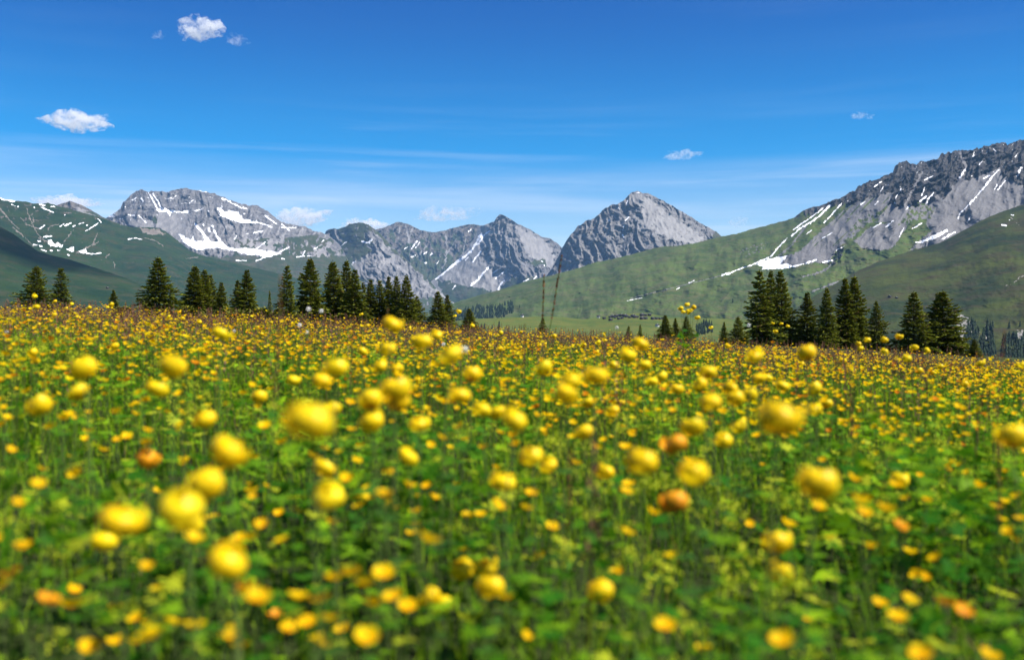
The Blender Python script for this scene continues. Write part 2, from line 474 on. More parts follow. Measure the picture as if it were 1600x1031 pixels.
# broad snowy massif on the left
def z_massif(u, v):
    snow_p = [[(243, 327), (256, 325), (262, 328), (270, 328), (285, 331), (295, 327), (294, 333), (280, 333), (270, 331), (265, 337), (260, 331), (250, 333)],
              [(279, 366), (285, 368), (297, 374), (302, 369), (306, 378), (320, 375), (316, 369), (326, 376), (340, 378), (347, 379), (355, 385), (365, 388), (385, 387), (400, 389),
               (415, 392), (427, 392), (440, 397), (425, 400), (412, 402), (400, 398), (392, 399), (375, 395), (355, 390), (340, 388), (325, 388), (312, 392), (300, 388), (288, 380)],
              [(339, 324), (345, 325), (352, 332), (358, 328), (372, 332), (377, 337), (380, 342), (398, 346), (400, 349), (380, 349), (368, 346), (345, 338)]]
    snow_l = [([(232, 301), (238, 312), (246, 326)], 1.6), ([(239, 303), (247, 316), (254, 328)], 1.6), ([(221, 310), (223, 316)], 1.6),
              ([(207, 313), (213, 309)], 1.2), ([(200, 336), (210, 337)], 1.2), ([(168, 339), (178, 337)], 1.6), ([(217, 337), (228, 348)], 1.0),
              ([(305, 350), (315, 362), (328, 378)], 2.4), ([(332, 354), (338, 368), (346, 379)], 2.4), ([(326, 357), (327, 362)], 2), ([(318, 352), (317, 350)], 1.4),
              ([(347, 310), (360, 316), (378, 325)], 1.7), ([(310, 298), (322, 300)], 1.0), ([(380, 324), (386, 327)], 1.4), ([(400, 347), (412, 350), (424, 355)], 1.4),
              ([(414, 337), (422, 343), (432, 350)], 1.5), ([(440, 350), (452, 360)], 1.3), ([(440, 356), (462, 356)], 1.1), ([(396, 364), (411, 361)], 1.5),
              ([(366, 374), (370, 369)], 1.2), ([(400, 389), (415, 378)], 1.0), ([(423, 400), (437, 394), (452, 386)], 1.2), ([(400, 408), (412, 403), (425, 400)], 1.3),
              ([(370, 407), (385, 407)], 1.3), ([(440, 404), (444, 405)], 1.6), ([(463, 402), (476, 400)], 1.3), ([(473, 398), (477, 392)], 1.0), ([(480, 400), (486, 400)], 1.2),
              ([(491, 389), (496, 386)], 1.3), ([(503, 379), (506, 375)], 1.2), ([(384, 366), (388, 366)], 1), ([(404, 371), (402, 374)], 0.9), ([(296, 318), (303, 312)], 0.8),
              ([(270, 312), (275, 305)], 0.7), ([(258, 312), (268, 309)], 0.8), ([(305, 330), (318, 326)], 0.8)]
    sn = zsum(u, v, snow_p, snow_l, 1.4)
    fl = (fbm(u / 4.2, v / 4.2, 3, 91) > 0.80) & (v < 345) & (v > 300)
    sn = np.maximum(sn, fl * 0.9)
    scp = [[(247, 336), (258, 327), (293, 334), (294, 345), (300, 372), (306, 392), (283, 380), (262, 362), (246, 356)], [(300, 362), (330, 372), (350, 385), (310, 392)],
           [(360, 376), (420, 372), (440, 380), (420, 395), (370, 392)], [(488, 392), (503, 378), (512, 400), (505, 418), (488, 412)], [(205, 340), (240, 345), (244, 360), (200, 352)]]
    sc = zsum(u, v, scp, [([(455, 372), (450, 385), (430, 397)], 1.5), ([(472, 368), (478, 385), (474, 398)], 1.0), ([(486, 372), (487, 395)], 0.9)], 3)
    sc = np.maximum(sc, 0.62 * (fbm((u + v * 0.5) / 6, v / 30, 3, 31) > 0.1) * (v > 350))
    g = sstep(396, 404, v + 4 * fbm(u / 14, v / 14, 3, 5)) + 0.9 * in_poly(u, v, [(445, 372), (500, 366), (505, 380), (488, 390), (470, 402), (440, 402)]) * (fbm(u / 7, v / 14, 3, 8) > -0.25)
    g = np.maximum(g, 0.8 * in_poly(*jit(u, v), [(240, 335), (247, 346), (244, 352), (238, 345)]))
    g = np.maximum(g, 0.75 * (fbm(u / 10, v / 10, 3, 14) > 0.15) * (v > 372) * (u > 365))
    return sc * (1 - np.clip(g, 0, 1) * 0.7), g * (1 - sn), sn
layer('mountain_massif', 'broad rocky massif with snow bands and a pale scree slope at left',
      [(140, 358), (150, 350), (165, 341), (178, 334), (188, 326), (193, 315), (197, 313), (203, 307), (213, 298), (222, 296), (232, 300), (245, 298), (262, 300), (275, 297), (288, 294), (298, 296),
       (315, 298), (330, 302), (345, 307), (360, 312), (372, 318), (385, 320), (400, 321), (412, 326), (422, 333), (430, 340), (440, 347), (452, 350), (465, 353), (475, 353), (488, 360), (500, 363), (512, 366), (530, 382), (550, 415), (580, 465), (610, 515), (660, 560)],
      [(140, 470), (300, 500), (580, 520), (660, 575)], [(140, 7600), (660, 7400)], [(140, 6000), (300, 5400), (660, 5000)], m_far, z_massif, amp=52, lam=20, seed=21, rough=1.7, power=0.8)

# ridge closing the valley
def z_back(u, v):
    sn = zsum(u, v, [], [([(643, 389), (648, 382), (651, 377)], 1.3), ([(649, 388), (656, 379)], 1.0), ([(643, 402), (649, 399)], 1.4), ([(662, 397), (667, 394)], 1.4), ([(672, 399), (676, 396)], 1.3),
                          ([(664, 411), (667, 410)], 1.6), ([(682, 412), (686, 408)], 0.9), ([(632, 389), (636, 386)], 1), ([(732, 362), (736, 359)], 1.0)])
    sc = zsum(u, v, [], [([(634, 352), (637, 368), (640, 380)], 1.8), ([(645, 356), (638, 378)], 1.2), ([(697, 366), (698, 390), (696, 410), (690, 422)], 1.6), ([(668, 382), (652, 402)], 1.2), ([(714, 372), (700, 395)], 0.9), ([(625, 352), (622, 375)], 0.9), ([(728, 372), (722, 400)], 0.9)], 2, 5, 1.2)
    g = 0.75 * (fbm((u - v * 0.4) / 8, v / 20, 4, 11) + (v - 385) / 55 > 0.0) + sstep(395, 425, v)
    return sc, g * (1 - sc * 0.8) * (1 - sn), sn
layer('mountain_ridge', 'brownish green ridge with pale gullies closing the valley',
      [(540, 372), (590, 358), (600, 356), (608, 352), (617, 348), (625, 347), (640, 351), (655, 359), (668, 362), (680, 363), (692, 361), (705, 357), (722, 353), (733, 350), (740, 351), (755, 353), (780, 358), (820, 372)],
      [(540, 480), (820, 500)], [(540, 10200), (820, 10200)], [(540, 8900), (820, 8900)], m_mid, z_back, amp=58, lam=15, seed=31, rough=0.9, slant=0.4, stretch=3.4, grass_damp=0.45)

# green and rocky spur in front of it
def z_spur(u, v):
    sn = zsum(u, v, [[(562, 373), (566, 376), (575, 378), (580, 373), (582, 377), (575, 381), (566, 379)]], [([(493, 418), (498, 421)], 3), ([(503, 424), (510, 425)], 2), ([(549, 414), (555, 408)], 1.1), ([(533, 384), (542, 378)], 0.8), ([(490, 412), (500, 410)], 1.4)])
    rock = zsum(u, v, [[(503, 368), (512, 357), (524, 356), (535, 372), (528, 392), (516, 398), (506, 394)], [(570, 366), (590, 366), (612, 392), (640, 412), (668, 440), (690, 462), (640, 470), (600, 440), (560, 432), (565, 405), (585, 385)], [(572, 362), (582, 360), (590, 372), (575, 374)]], [], 4, 8)
    sc = zsum(u, v, [[(550, 410), (562, 408), (572, 422), (566, 432), (548, 425)], [(488, 392), (503, 378), (507, 395), (514, 402), (520, 412), (505, 430), (488, 424)]],
              [([(600, 412), (590, 432), (584, 445)], 2.2), ([(625, 415), (610, 440)], 1.6), ([(575, 385), (600, 400)], 3), ([(555, 440), (600, 445)], 3), ([(605, 405), (640, 430)], 2), ([(660, 440), (700, 468)], 2.0), ([(680, 452), (716, 478)], 2.0), ([(650, 446), (690, 470)], 1.2)], 3, 6, 1.5)
    sc = np.maximum(sc, 0.7 * rock * (fbm((u + 0.4 * v) / 7, v / 22, 3, 12) > 0.22))
    g = (1 - rock) * (1 - sc)
    g = g * np.where(fbm(u / 8, v / 8, 3, 3) > 0.55, 0.3, 1.0)
    return sc, g * (1 - sn), sn
layer('mountain_spur', 'rocky spur with a green shoulder in the middle of the valley',
      [(470, 440), (488, 420), (498, 404), (504, 388), (506, 372), (509, 362), (513, 359), (520, 357), (528, 358), (540, 354), (546, 350), (560, 348), (568, 348), (578, 353), (590, 361), (600, 372), (615, 387), (630, 401), (645, 414), (660, 428), (672, 440), (685, 454), (700, 467), (722, 482), (760, 500)],
      [(470, 500), (760, 530)], [(470, 8200), (760, 7800)], [(470, 6900), (760, 6900)], m_far, z_spur, amp=55, lam=17, seed=41, rough=1.0, slant=-0.15,
      extra=lambda u, v: 3.2 * np.abs(u - (575 + (v - 350) * 0.35)))

# pointed limestone peak with scree fans
def z_point(u, v):
    sn = zsum(u, v, [], [([(752, 366), (745, 378), (735, 394), (712, 411), (695, 425), (681, 436)], 2.6), ([(699, 418), (711, 405)], 1.8), ([(765, 361), (756, 368), (748, 380)], 2.0), ([(751, 393), (738, 410)], 1.6), ([(732, 402), (727, 407)], 1.2),
                          ([(763, 418), (754, 428), (748, 436), (736, 446)], 2.2), ([(781, 419), (770, 427)], 1.5), ([(787, 425), (774, 436)], 1.5), ([(788, 438), (781, 446), (778, 458)], 1.7), ([(712, 446), (707, 452)], 1.4),
                          ([(780, 458), (784, 457)], 1.2), ([(817, 440), (826, 436)], 1.1), ([(832, 440), (848, 434)], 1.1), ([(846, 407), (848, 409)], 1.3), ([(850, 414), (851, 415)], 1.2), ([(838, 432), (834, 436)], 1)])
    dark = zsum(u, v, [[(754, 374), (772, 364), (790, 369), (800, 384), (818, 378), (823, 392), (815, 420), (800, 430), (788, 430), (765, 417), (750, 408), (753, 395), (749, 388)], [(762, 350), (775, 344), (782, 334), (800, 346), (812, 372), (795, 372), (780, 362), (768, 362)]], [], 3, 7)
    sc = (1 - dark) * (u < 800) * (v > 350) + zsum(u, v, [[(805, 350), (850, 376), (870, 400), (860, 420), (825, 400), (812, 372)]], [], 4, 8)
    g = zsum(u, v, [[(680, 438), (705, 440), (730, 448), (745, 450), (770, 455), (750, 470), (700, 475)], [(782, 450), (800, 432), (835, 432), (830, 450), (790, 462)], [(825, 410), (850, 405), (855, 412), (835, 416)]], [], 4, 8)
    return sc * (1 - g), g * (1 - sn), sn
layer('mountain_pinnacle', 'pointed grey peak with long snow streaked scree fans',
      [(655, 450), (672, 441), (690, 428), (712, 408), (730, 390), (742, 370), (747, 354), (755, 353), (762, 349), (768, 347), (772, 346), (776, 340), (781, 335), (786, 336), (795, 341), (810, 350), (825, 357), (838, 365), (848, 371), (858, 372), (868, 378), (877, 386), (890, 394), (930, 420)],
      [(655, 510), (930, 500)], [(655, 8600), (785, 9000), (930, 9000)], [(655, 7300), (930, 7300)], m_far, z_point, amp=66, lam=15, seed=51, rough=0.9,
      extra=lambda u, v: 4.5 * np.maximum(u - (790 + (v - 340) * 0.32), 0) * 0.55 + 8.0 * np.clip((790 + (v - 340) * 0.32) - u, 0, 44) + 0.6 * np.maximum((790 + (v - 340) * 0.32) - u - 44, 0))

# pyramid
def z_pyr(u, v):
    sn = zsum(u, v, [], [([(981, 313), (979, 321)], 1.4), ([(982, 340), (977, 345)], 1.3), ([(972, 366), (975, 371)], 1.2), ([(966, 323), (968, 328)], 0.9), ([(975, 352), (973, 360)], 0.8), ([(952, 344), (952, 345)], 1.0), ([(995, 301), (999, 302)], 1)])
    sc = zsum(u, v, [[(996, 303), (1012, 308), (1040, 330), (1070, 350), (1100, 372), (1085, 384), (1040, 370), (1015, 356), (1004, 332)], [(1000, 345), (1012, 340), (1022, 358), (995, 360)], [(985, 306), (996, 302), (1000, 318), (988, 318)]], [([(940, 345), (948, 370), (962, 398)], 1.4), ([(928, 368), (945, 395)], 1.2), ([(950, 380), (962, 395)], 1.2), ([(935, 400), (948, 410)], 1.6)], 4, 9)
    sc = sc * (0.55 + 0.5 * (fbm(u / 9, v / 9, 4, 16) > -0.15))
    return sc, 0.9 * zsum(u, v, [[(1118, 360), (1135, 372), (1110, 376)]]), sn
layer('mountain_pyramid', 'pale grey pyramid shaped mountain rising over the right green slope',
      [(830, 462), (845, 444), (862, 420), (872, 402), (878, 388), (884, 378), (893, 365), (903, 353), (908, 352), (915, 345), (922, 344), (930, 340), (945, 326), (955, 320), (965, 319), (975, 313), (985, 303), (995, 298), (1002, 301), (1010, 301), (1020, 306), (1035, 313), (1050, 322), (1065, 330), (1080, 339), (1095, 349), (1110, 357), (1120, 363), (1128, 369), (1145, 378), (1180, 400)],
      [(830, 500), (1180, 450)], [(830, 6400), (995, 6700), (1180, 6500)], [(830, 5500), (1180, 5600)], m_pyr, z_pyr, amp=42, lam=17, seed=61, rough=1.3, slant=-0.2,
      extra=lambda u, v: 3.0 * np.maximum(u - (992 + (v - 300) * 0.30), 0) * 0.5 + 2.4 * np.maximum((992 + (v - 300) * 0.30) - u, 0))

# long green slope rising to the dark rock wall on the right
def z_right(u, v):
    snp = [[(1180, 413), (1200, 405), (1231, 399), (1226, 405), (1218, 413), (1232, 412), (1240, 418), (1225, 420), (1190, 421), (1192, 417)], [(1425, 379), (1440, 376), (1462, 366), (1480, 358), (1481, 361), (1468, 370), (1440, 380)]]
    snl = [([(1128, 430), (1140, 427), (1150, 422)], 2.0), ([(1150, 422), (1180, 412), (1206, 400)], 1.4), ([(1206, 400), (1215, 388), (1230, 372)], 1.4), ([(1240, 359), (1252, 350), (1270, 338), (1286, 325)], 1.4),
           ([(1237, 369), (1250, 357), (1264, 349), (1280, 338), (1297, 321)], 2.0), ([(1288, 348), (1300, 335), (1315, 318)], 1.5), ([(1285, 372), (1300, 364)], 0.9), ([(1240, 416), (1258, 412), (1275, 406)], 1.8), ([(1285, 410), (1300, 407)], 1.6),
           ([(1319, 385), (1307, 391)], 1.1), ([(1560, 266), (1550, 277), (1540, 290), (1525, 308), (1508, 326), (1499, 334), (1497, 342)], 1.7), ([(1571, 282), (1559, 297)], 1.5), ([(1558, 289), (1554, 296)], 1.2), ([(1508, 264), (1500, 278)], 1.8), ([(1546, 274), (1537, 279)], 1.5),
           ([(1445, 293), (1440, 306)], 1.4), ([(1459, 301), (1449, 312), (1448, 318)], 1.7), ([(1408, 295), (1400, 309)], 1.3), ([(1447, 308), (1438, 314)], 1.8), ([(1491, 363), (1472, 374)], 2.0), ([(1440, 349), (1426, 357)], 1.5), ([(1413, 355), (1405, 370)], 1.1), ([(1396, 345), (1384, 355)], 1.3),
           ([(1376, 349), (1364, 356)], 1.2), ([(1377, 284), (1366, 292)], 1.3), ([(1595, 262), (1590, 276)], 2.2), ([(1522, 238), (1520, 246)], 1.0), ([(1458, 275), (1445, 281)], 1.0), ([(1516, 340), (1512, 345)], 1.2), ([(1421, 322), (1415, 328)], 1.2), ([(1398, 317), (1398, 317)], 1.6),
           ([(1372, 315), (1367, 320)], 1.3), ([(1380, 292), (1376, 299)], 1.0), ([(1268, 360), (1260, 366)], 0.8), ([(1553, 233), (1556, 237)], 1.4), ([(1535, 252), (1530, 258)], 1.2), ([(1590, 240), (1586, 246)], 1.0), ([(1077, 442), (1084, 439)], 0.9), ([(1057, 452), (1062, 449)], 0.9), ([(900 + 80, 470), (1003, 465)], 0.6), ([(1345, 320), (1352, 315)], 1.0)]
    sn = zsum(u, v, snp, snl, 1.2, 5, 0.6)
    top = curve([(1240, 342), (1260, 335), (1300, 322), (1330, 318), (1380, 325), (1420, 318), (1450, 318), (1480, 305), (1500, 285), (1530, 280), (1560, 268), (1600, 300), (1700, 300)])(u)
    rock = (v < top + 9 * fbm(u / 14, v / 14, 4, 6)) & (u > 1240)
    fl = (fbm((u + 0.7 * v) / 3.6, (v - u * 0.5) / 8.0, 3, 95) > 0.84) & rock & (u > 1320)
    sn = np.maximum(sn, fl * 0.8)
    scp = [[(1205, 408), (1250, 392), (1275, 368), (1300, 345), (1320, 328), (1345, 313), (1395, 300), (1385, 330), (1345, 358), (1330, 375), (1313, 383), (1303, 398), (1295, 410), (1265, 411), (1240, 416), (1220, 414)],
           [(1490, 290), (1530, 276), (1556, 265), (1610, 300), (1620, 335), (1530, 360), (1480, 385), (1420, 390), (1440, 374), (1455, 360), (1447, 348), (1465, 325), (1480, 305)],
           [(1335, 376), (1360, 355), (1400, 345), (1440, 320), (1420, 350), (1395, 388), (1370, 392), (1345, 387)]]
    sc = zsum(u, v, scp, [([(1440, 270), (1425, 300), (1415, 320)], 2.5), ([(1500, 240), (1510, 262), (1495, 290)], 3.0), ([(1290, 330), (1262, 350), (1235, 385), (1215, 402)], 2), ([(1255, 432), (1285, 425), (1300, 412)], 2.0), ([(1270, 455), (1310, 440)], 2.0)], 2.5, 6, 1.5)
    strip = in_poly(u, v, scp[0]) & (fbm((u + 1.0 * v) / 5.5, (v - u) / 60.0, 3, 19) > 0.50) & (v < 385)
    gp = [[(1405, 352), (1422, 324), (1440, 314), (1462, 325), (1446, 350), (1454, 362), (1440, 374), (1418, 378), (1424, 356)], [(1318, 380), (1340, 342), (1378, 328), (1372, 345), (1348, 364), (1336, 374)], [(1296, 408), (1313, 386), (1326, 376), (1338, 384), (1352, 394), (1310, 415)]]
    g = np.maximum(zsum(u, v, gp, [], 3, 6) * np.where(fbm(u / 6, v / 6, 3, 25) > -0.12, 0.25, 0.9), strip * 0.8)
    hi = (u > 1325) & (v < 350 - (u - 1325) * 0.05) & ~rock & (g < 0.3)
    sc = np.where(hi, 1.0, sc)
    g = np.where((sc < 0.5) & ~rock, 1.0, g)
    g = np.where((u > 1285) & (u < 1318) & (v > 384) & (v < 412) & (fbm(u / 5, v / 5, 3, 26) > -0.1) & (u + 0.8 * v < 1636), 0.15, g)
    pale = in_poly(*jit(u, v, 4), [(1155, 392), (1170, 384), (1200, 378), (1195, 392), (1165, 402)]) & (fbm(u / 4, v / 3, 2, 44) > 0.25)
    dots = (fbm(u / 3.0, v / 2.2, 2, 47) > 0.82) & (u < 1130) & (v > 440)
    sc = np.maximum(sc, pale * 0.9); g = np.where(pale, 0.25, g); g = np.where(dots & (g > 0.9), 0.55, g)
    trail = near_line(u, v, [(985, 466), (1030, 455), (1090, 440), (1130, 430)], 0.7)
    g = np.where(trail, 0.4, g); sc = np.maximum(sc, trail * 0.7)
    return sc * (1 - sn), g * (1 - sn), sn
layer('mountain_wall', 'dark jagged rock wall with grey scree and a long green slope at right',
      [(660, 492), (690, 480), (720, 470), (750, 461), (780, 453), (815, 442), (845, 434), (870, 428), (900, 420), (930, 410), (960, 404), (985, 398), (1010, 391), (1030, 386), (1060, 384), (1090, 379), (1127, 370), (1160, 363), (1175, 358), (1200, 352), (1225, 345), (1240, 341),
       (1252, 331), (1265, 325), (1280, 322), (1300, 314), (1315, 308), (1330, 300), (1340, 292), (1355, 285), (1370, 280), (1385, 274), (1395, 270), (1398, 260), (1405, 254), (1415, 252), (1425, 256), (1432, 257), (1438, 252), (1450, 252), (1465, 248), (1472, 240), (1485, 238), (1500, 235),
       (1515, 235), (1525, 233), (1535, 230), (1550, 225), (1565, 223), (1575, 225), (1590, 220), (1605, 216), (1640, 205), (1720, 190)],
      [(660, 530), (1100, 530), (1250, 540), (1720, 560)], [(660, 4600), (1100, 4400), (1720, 4200)], [(660, 2900), (1100, 2500), (1300, 2300), (1720, 2300)], m_right, z_right, amp=60, lam=17, seed=71, rough=3.0, slant=0.75, power=0.62,
      rough_fn=lambda u: 0.25 + 0.75 * sstep(1240, 1330, u))

# rounded hill in front of the wall
def z_round(u, v):
    sn = zsum(u, v, [], [([(1580, 336), (1583, 336)], 1.5), ([(1566, 351), (1573, 353)], 1.4), ([(1577, 344), (1578, 344)], 1.0)])
    sc = zsum(u, v, [[(1490, 488), (1512, 496), (1530, 520), (1520, 540), (1500, 530)], [(1538, 505), (1548, 520), (1540, 532)], [(1588, 516), (1600, 515), (1600, 532), (1590, 530)]], [([(1580, 340), (1592, 352)], 1.0), ([(1585, 440), (1600, 430)], 1.5), ([(1570, 447), (1585, 442)], 0.8)], 3, 6)
    sc = sc * (fbm(u / 5, v / 4, 3, 4) > -0.05)
    g = 1 - sc * 0.9
    return sc, g * (1 - sn), sn
layer('hill_rounded', 'rounded brownish green hill in front of the rock wall at right',
      [(1170, 520), (1230, 492), (1260, 470), (1300, 446), (1345, 421), (1380, 406), (1430, 390), (1470, 379), (1500, 363), (1530, 346), (1560, 333), (1600, 319), (1720, 285)],
      [(1170, 600), (1720, 640)], [(1170, 2300), (1450, 2900), (1720, 3000)], [(1170, 1200), (1450, 950), (1720, 900)], m_rhill, z_round, amp=36, lam=30, seed=81, rough=0.5, power=0.55, slant=0.3)

# green hill on the left
def z_left(u, v):
    snp = [[(-5, 307), (8, 310), (26, 313), (22, 316), (5, 313)], [(60, 319), (66, 318), (71, 321), (68, 324)], [(75, 375), (80, 374), (84, 381), (92, 379), (95, 384), (100, 383), (97, 386), (80, 385), (75, 382)], [(103, 389), (116, 385), (116, 391), (113, 394)], [(121, 393), (128, 392), (134, 388), (136, 395), (130, 396)]]
    snl = [([(65, 324), (74, 328), (84, 332)], 1.2), ([(68, 370), (80, 369)], 1.7), ([(136, 396), (146, 397), (158, 395)], 1.1), ([(53, 382), (60, 383), (66, 385)], 1.5), ([(63, 357), (70, 352)], 1.4), ([(94, 354), (100, 350)], 1.2), ([(102, 352), (111, 348)], 1.8), ([(114, 354), (118, 352)], 1),
           ([(134, 361), (144, 355), (153, 349)], 1.0), ([(153, 342), (158, 347)], 1.1), ([(78, 391), (82, 391)], 1.7), ([(106, 398), (108, 399)], 1.2), ([(64, 390), (72, 392)], 1.1), ([(90, 391), (94, 391)], 1.2), ([(60, 377), (63, 377)], 1.3), ([(18, 320), (23, 322)], 1.3), ([(28, 323), (29, 323)], 1.1), ([(53, 324), (54, 325)], 1.0), ([(80, 323), (85, 323)], 1.2), ([(123, 350), (131, 348)], 0.9), ([(200, 374), (210, 372), (222, 374)], 0.8), ([(135, 352), (137, 352)], 1.0), ([(101, 336), (102, 336)], 0.9)]
    sn = zsum(u, v, snp, snl, 1.2, 5, 0.5)
    sc = zsum(u, v, [[(215, 357), (245, 358), (258, 366), (240, 368), (225, 364)]], [([(42, 327), (47, 342), (52, 352), (58, 365), (66, 372)], 1.2), ([(50, 335), (54, 350)], 0.8), ([(100, 378), (108, 368), (115, 359)], 0.9), ([(12, 340), (22, 352), (30, 358)], 0.9), ([(0, 326), (10, 338)], 1.4), ([(20, 355), (40, 372), (52, 385)], 1.2), ([(75, 360), (78, 354), (92, 350)], 1.2), ([(32, 340), (42, 350)], 0.8),
                          ([(145, 384), (153, 378)], 1.2), ([(165, 402), (172, 396)], 1.0), ([(38, 350), (62, 358)], 1.0), ([(225, 372), (240, 375), (255, 384)], 1.2), ([(290, 404), (310, 402)], 0.9), ([(118, 396), (145, 382), (152, 365)], 1.2), ([(60, 372), (75, 378)], 1.2), ([(175, 344), (190, 351)], 1.0), ([(178, 410), (180, 420)], 0.7), ([(310, 470), (330, 465)], 0.8)], 3, 6, 1.2)
    g = 1 - 0.85 * sc
    g = np.where((fbm(u / 9, v / 6, 4, 61) > 0.55) & (v < 345), 0.3, g)
    g = np.where(fbm(u / 5, v / 3, 3, 63) + (u < 150) * 0.08 > 0.74, 0.5, g)
    return sc, g * (1 - sn), sn
layer('hill_left', 'long dark green hillside with snow patches at left',
      [(-90, 286), (0, 309), (10, 312), (25, 314), (40, 315), (52, 318), (58, 318), (65, 319), (75, 317), (85, 320), (90, 323), (105, 325), (120, 330), (135, 334), (150, 338), (165, 343), (185, 350), (205, 355), (232, 355), (245, 356), (258, 361), (270, 370), (280, 378), (292, 388), (305, 395), (320, 400), (345, 406), (380, 414), (430, 426), (500, 444), (560, 462), (640, 484), (740, 510)],
      [(-90, 540), (740, 560)], [(-90, 4300), (250, 4600), (740, 4300)], [(-90, 2300), (740, 2300)], m_lhill, z_left, amp=34, lam=26, seed=91, rough=0.5, power=0.75, slant=0.25)
layer('hill_near', 'smooth nearer green flank lying in cloud shadow at far left',
      [(-90, 318), (0, 354), (20, 365), (35, 376), (60, 393), (80, 399), (110, 406), (150, 419), (190, 432), (240, 452), (300, 474), (360, 500), (420, 520)],
      [(-90, 560), (420, 580)], [(-90, 2500), (420, 2200)], [(-90, 1250), (420, 1100)], m_lhill, lambda u, v: (0 * u, 1 - 0.4 * (fbm(u / 8, v / 5, 3, 64) > 0.75), 0 * u), amp=14, lam=30, seed=101, rough=0.3, power=0.7)

# pasture bench that carries the village
layer('pasture_bench', 'bright green pasture terrace below the long slope, village on it',
      [(620, 530), (660, 516), (700, 503), (740, 498), (800, 496), (860, 494), (885, 496), (910, 499), (930, 497), (950, 492.5), (970, 490), (1000, 489), (1020, 491), (1040, 494.5), (1070, 496.5), (1110, 497), (1180, 500), (1260, 512), (1320, 530)],
      [(620, 580), (1320, 590)], [(620, 1900), (960, 2050), (1320, 1900)], [(620, 1150), (1320, 1150)], m_bench, lambda u, v: (0 * u, 1 - 0.2 * (fbm(u / 8, v / 5, 3, 64) > 0.75), 0 * u), amp=7, lam=40, seed=111, rough=0.15, power=0.6, du=1.5, dv=0.8)

# ------------------------------------------------------------------ air and clouds
def build_haze():
    x, y0, y1, z0, z1 = 9800, -400, 11600, -170, 1420
    V = np.array([(-x, y0, z0), (x, y0, z0), (x, y1, z0), (-x, y1, z0), (-x, y0, z1), (x, y0, z1), (x, y1, z1), (-x, y1, z1)], float)
    Fc = np.array([(0, 3, 2, 1), (4, 5, 6, 7), (0, 1, 5, 4), (1, 2, 6, 5), (2, 3, 7, 6), (3, 0, 4, 7)])
    m = bpy.data.materials.new('haze_air'); m.use_nodes = True; nt = m.node_tree; nt.nodes.clear()
    pv = N(nt, 'ShaderNodeVolumePrincipled')
    pv.inputs['Color'].default_value = (0.32, 0.60, 1.0, 1); pv.inputs['Density'].default_value = 2.7e-5; pv.inputs['Anisotropy'].default_value = 0.0
    o = N(nt, 'ShaderNodeOutputMaterial'); nt.links.new(pv.outputs[0], o.inputs['Volume'])
    h = obj('haze', make_mesh('haze', V, Fc, m))
    tag(h, 'thin bluish summer haze filling the valley air', 'haze', kind='stuff')
HAZE = True
if HAZE: build_haze()

def cloud_mat(name, dens):
    m = bpy.data.materials.new(name); m.use_nodes = True; nt = m.node_tree; nt.nodes.clear()
    t = N(nt, 'ShaderNodeTexCoord')
    pv = N(nt, 'ShaderNodeVolumePrincipled')
    pv.inputs['Color'].default_value = (0.97, 0.97, 0.98, 1); pv.inputs['Anisotropy'].default_value = 0.2
    n = noise(nt, mapping(nt, t.outputs['Object'], (1, 1, 1)), 0.011, 6, 0.66, 0.5)
    d = math_node(nt, 'MULTIPLY', smooth(nt, n, 0.44, 0.68), dens)
    nt.links.new(d, pv.inputs['Density'])
    o = N(nt, 'ShaderNodeOutputMaterial'); nt.links.new(pv.outputs[0], o.inputs['Volume'])
    m.cycles.homogeneous_volume = False
    return m
M_cloud = cloud_mat('cloud_vapour', 0.022)
M_cloud_thin = cloud_mat('cloud_vapour_thin', 0.007)

def ico(sub=3):
    import bmesh
    bm = bmesh.new(); bmesh.ops.create_icosphere(bm, subdivisions=sub, radius=1.0)
    V = np.array([v.co[:] for v in bm.verts]); Fc = np.array([[v.index for v in f.verts] for f in bm.faces]); bm.free()
    return V, Fc
ICO4 = ico(4)
def cloud(px, py, wpx, hpx, dist, label, mat, seed=0, lobes=None):
    c = place(px, py, dist); s = dist / F
    V, Fc = ICO4
    rx, rz = wpx * 0.5 * s, hpx * 0.5 * s; ry = rx * 0.7
    p = V.copy()
    d = 0.5 * fbm(p[:, 0] * 1.6 + seed, p[:, 2] * 1.6 + p[:, 1], 4, seed) + 0.35 * fbm(p[:, 1] * 2.2 + 5, p[:, 0] * 2.2 - p[:, 2], 4, seed + 5)
    p = p * (0.86 + 0.80 * d)[:, None]
    q = np.stack([p[:, 0] * rx, p[:, 1] * ry, np.where(p[:, 2] < 0, p[:, 2] * 0.75, p[:, 2]) * rz], -1)
    if lobes is not None:
        q[:, 2] *= np.interp(p[:, 0], *lobes)
    o = obj('cloud', make_mesh('cloud', q, Fc, mat, smooth_=True), loc=tuple(c))
    tag(o, label, 'cloud', 'small fair weather clouds')
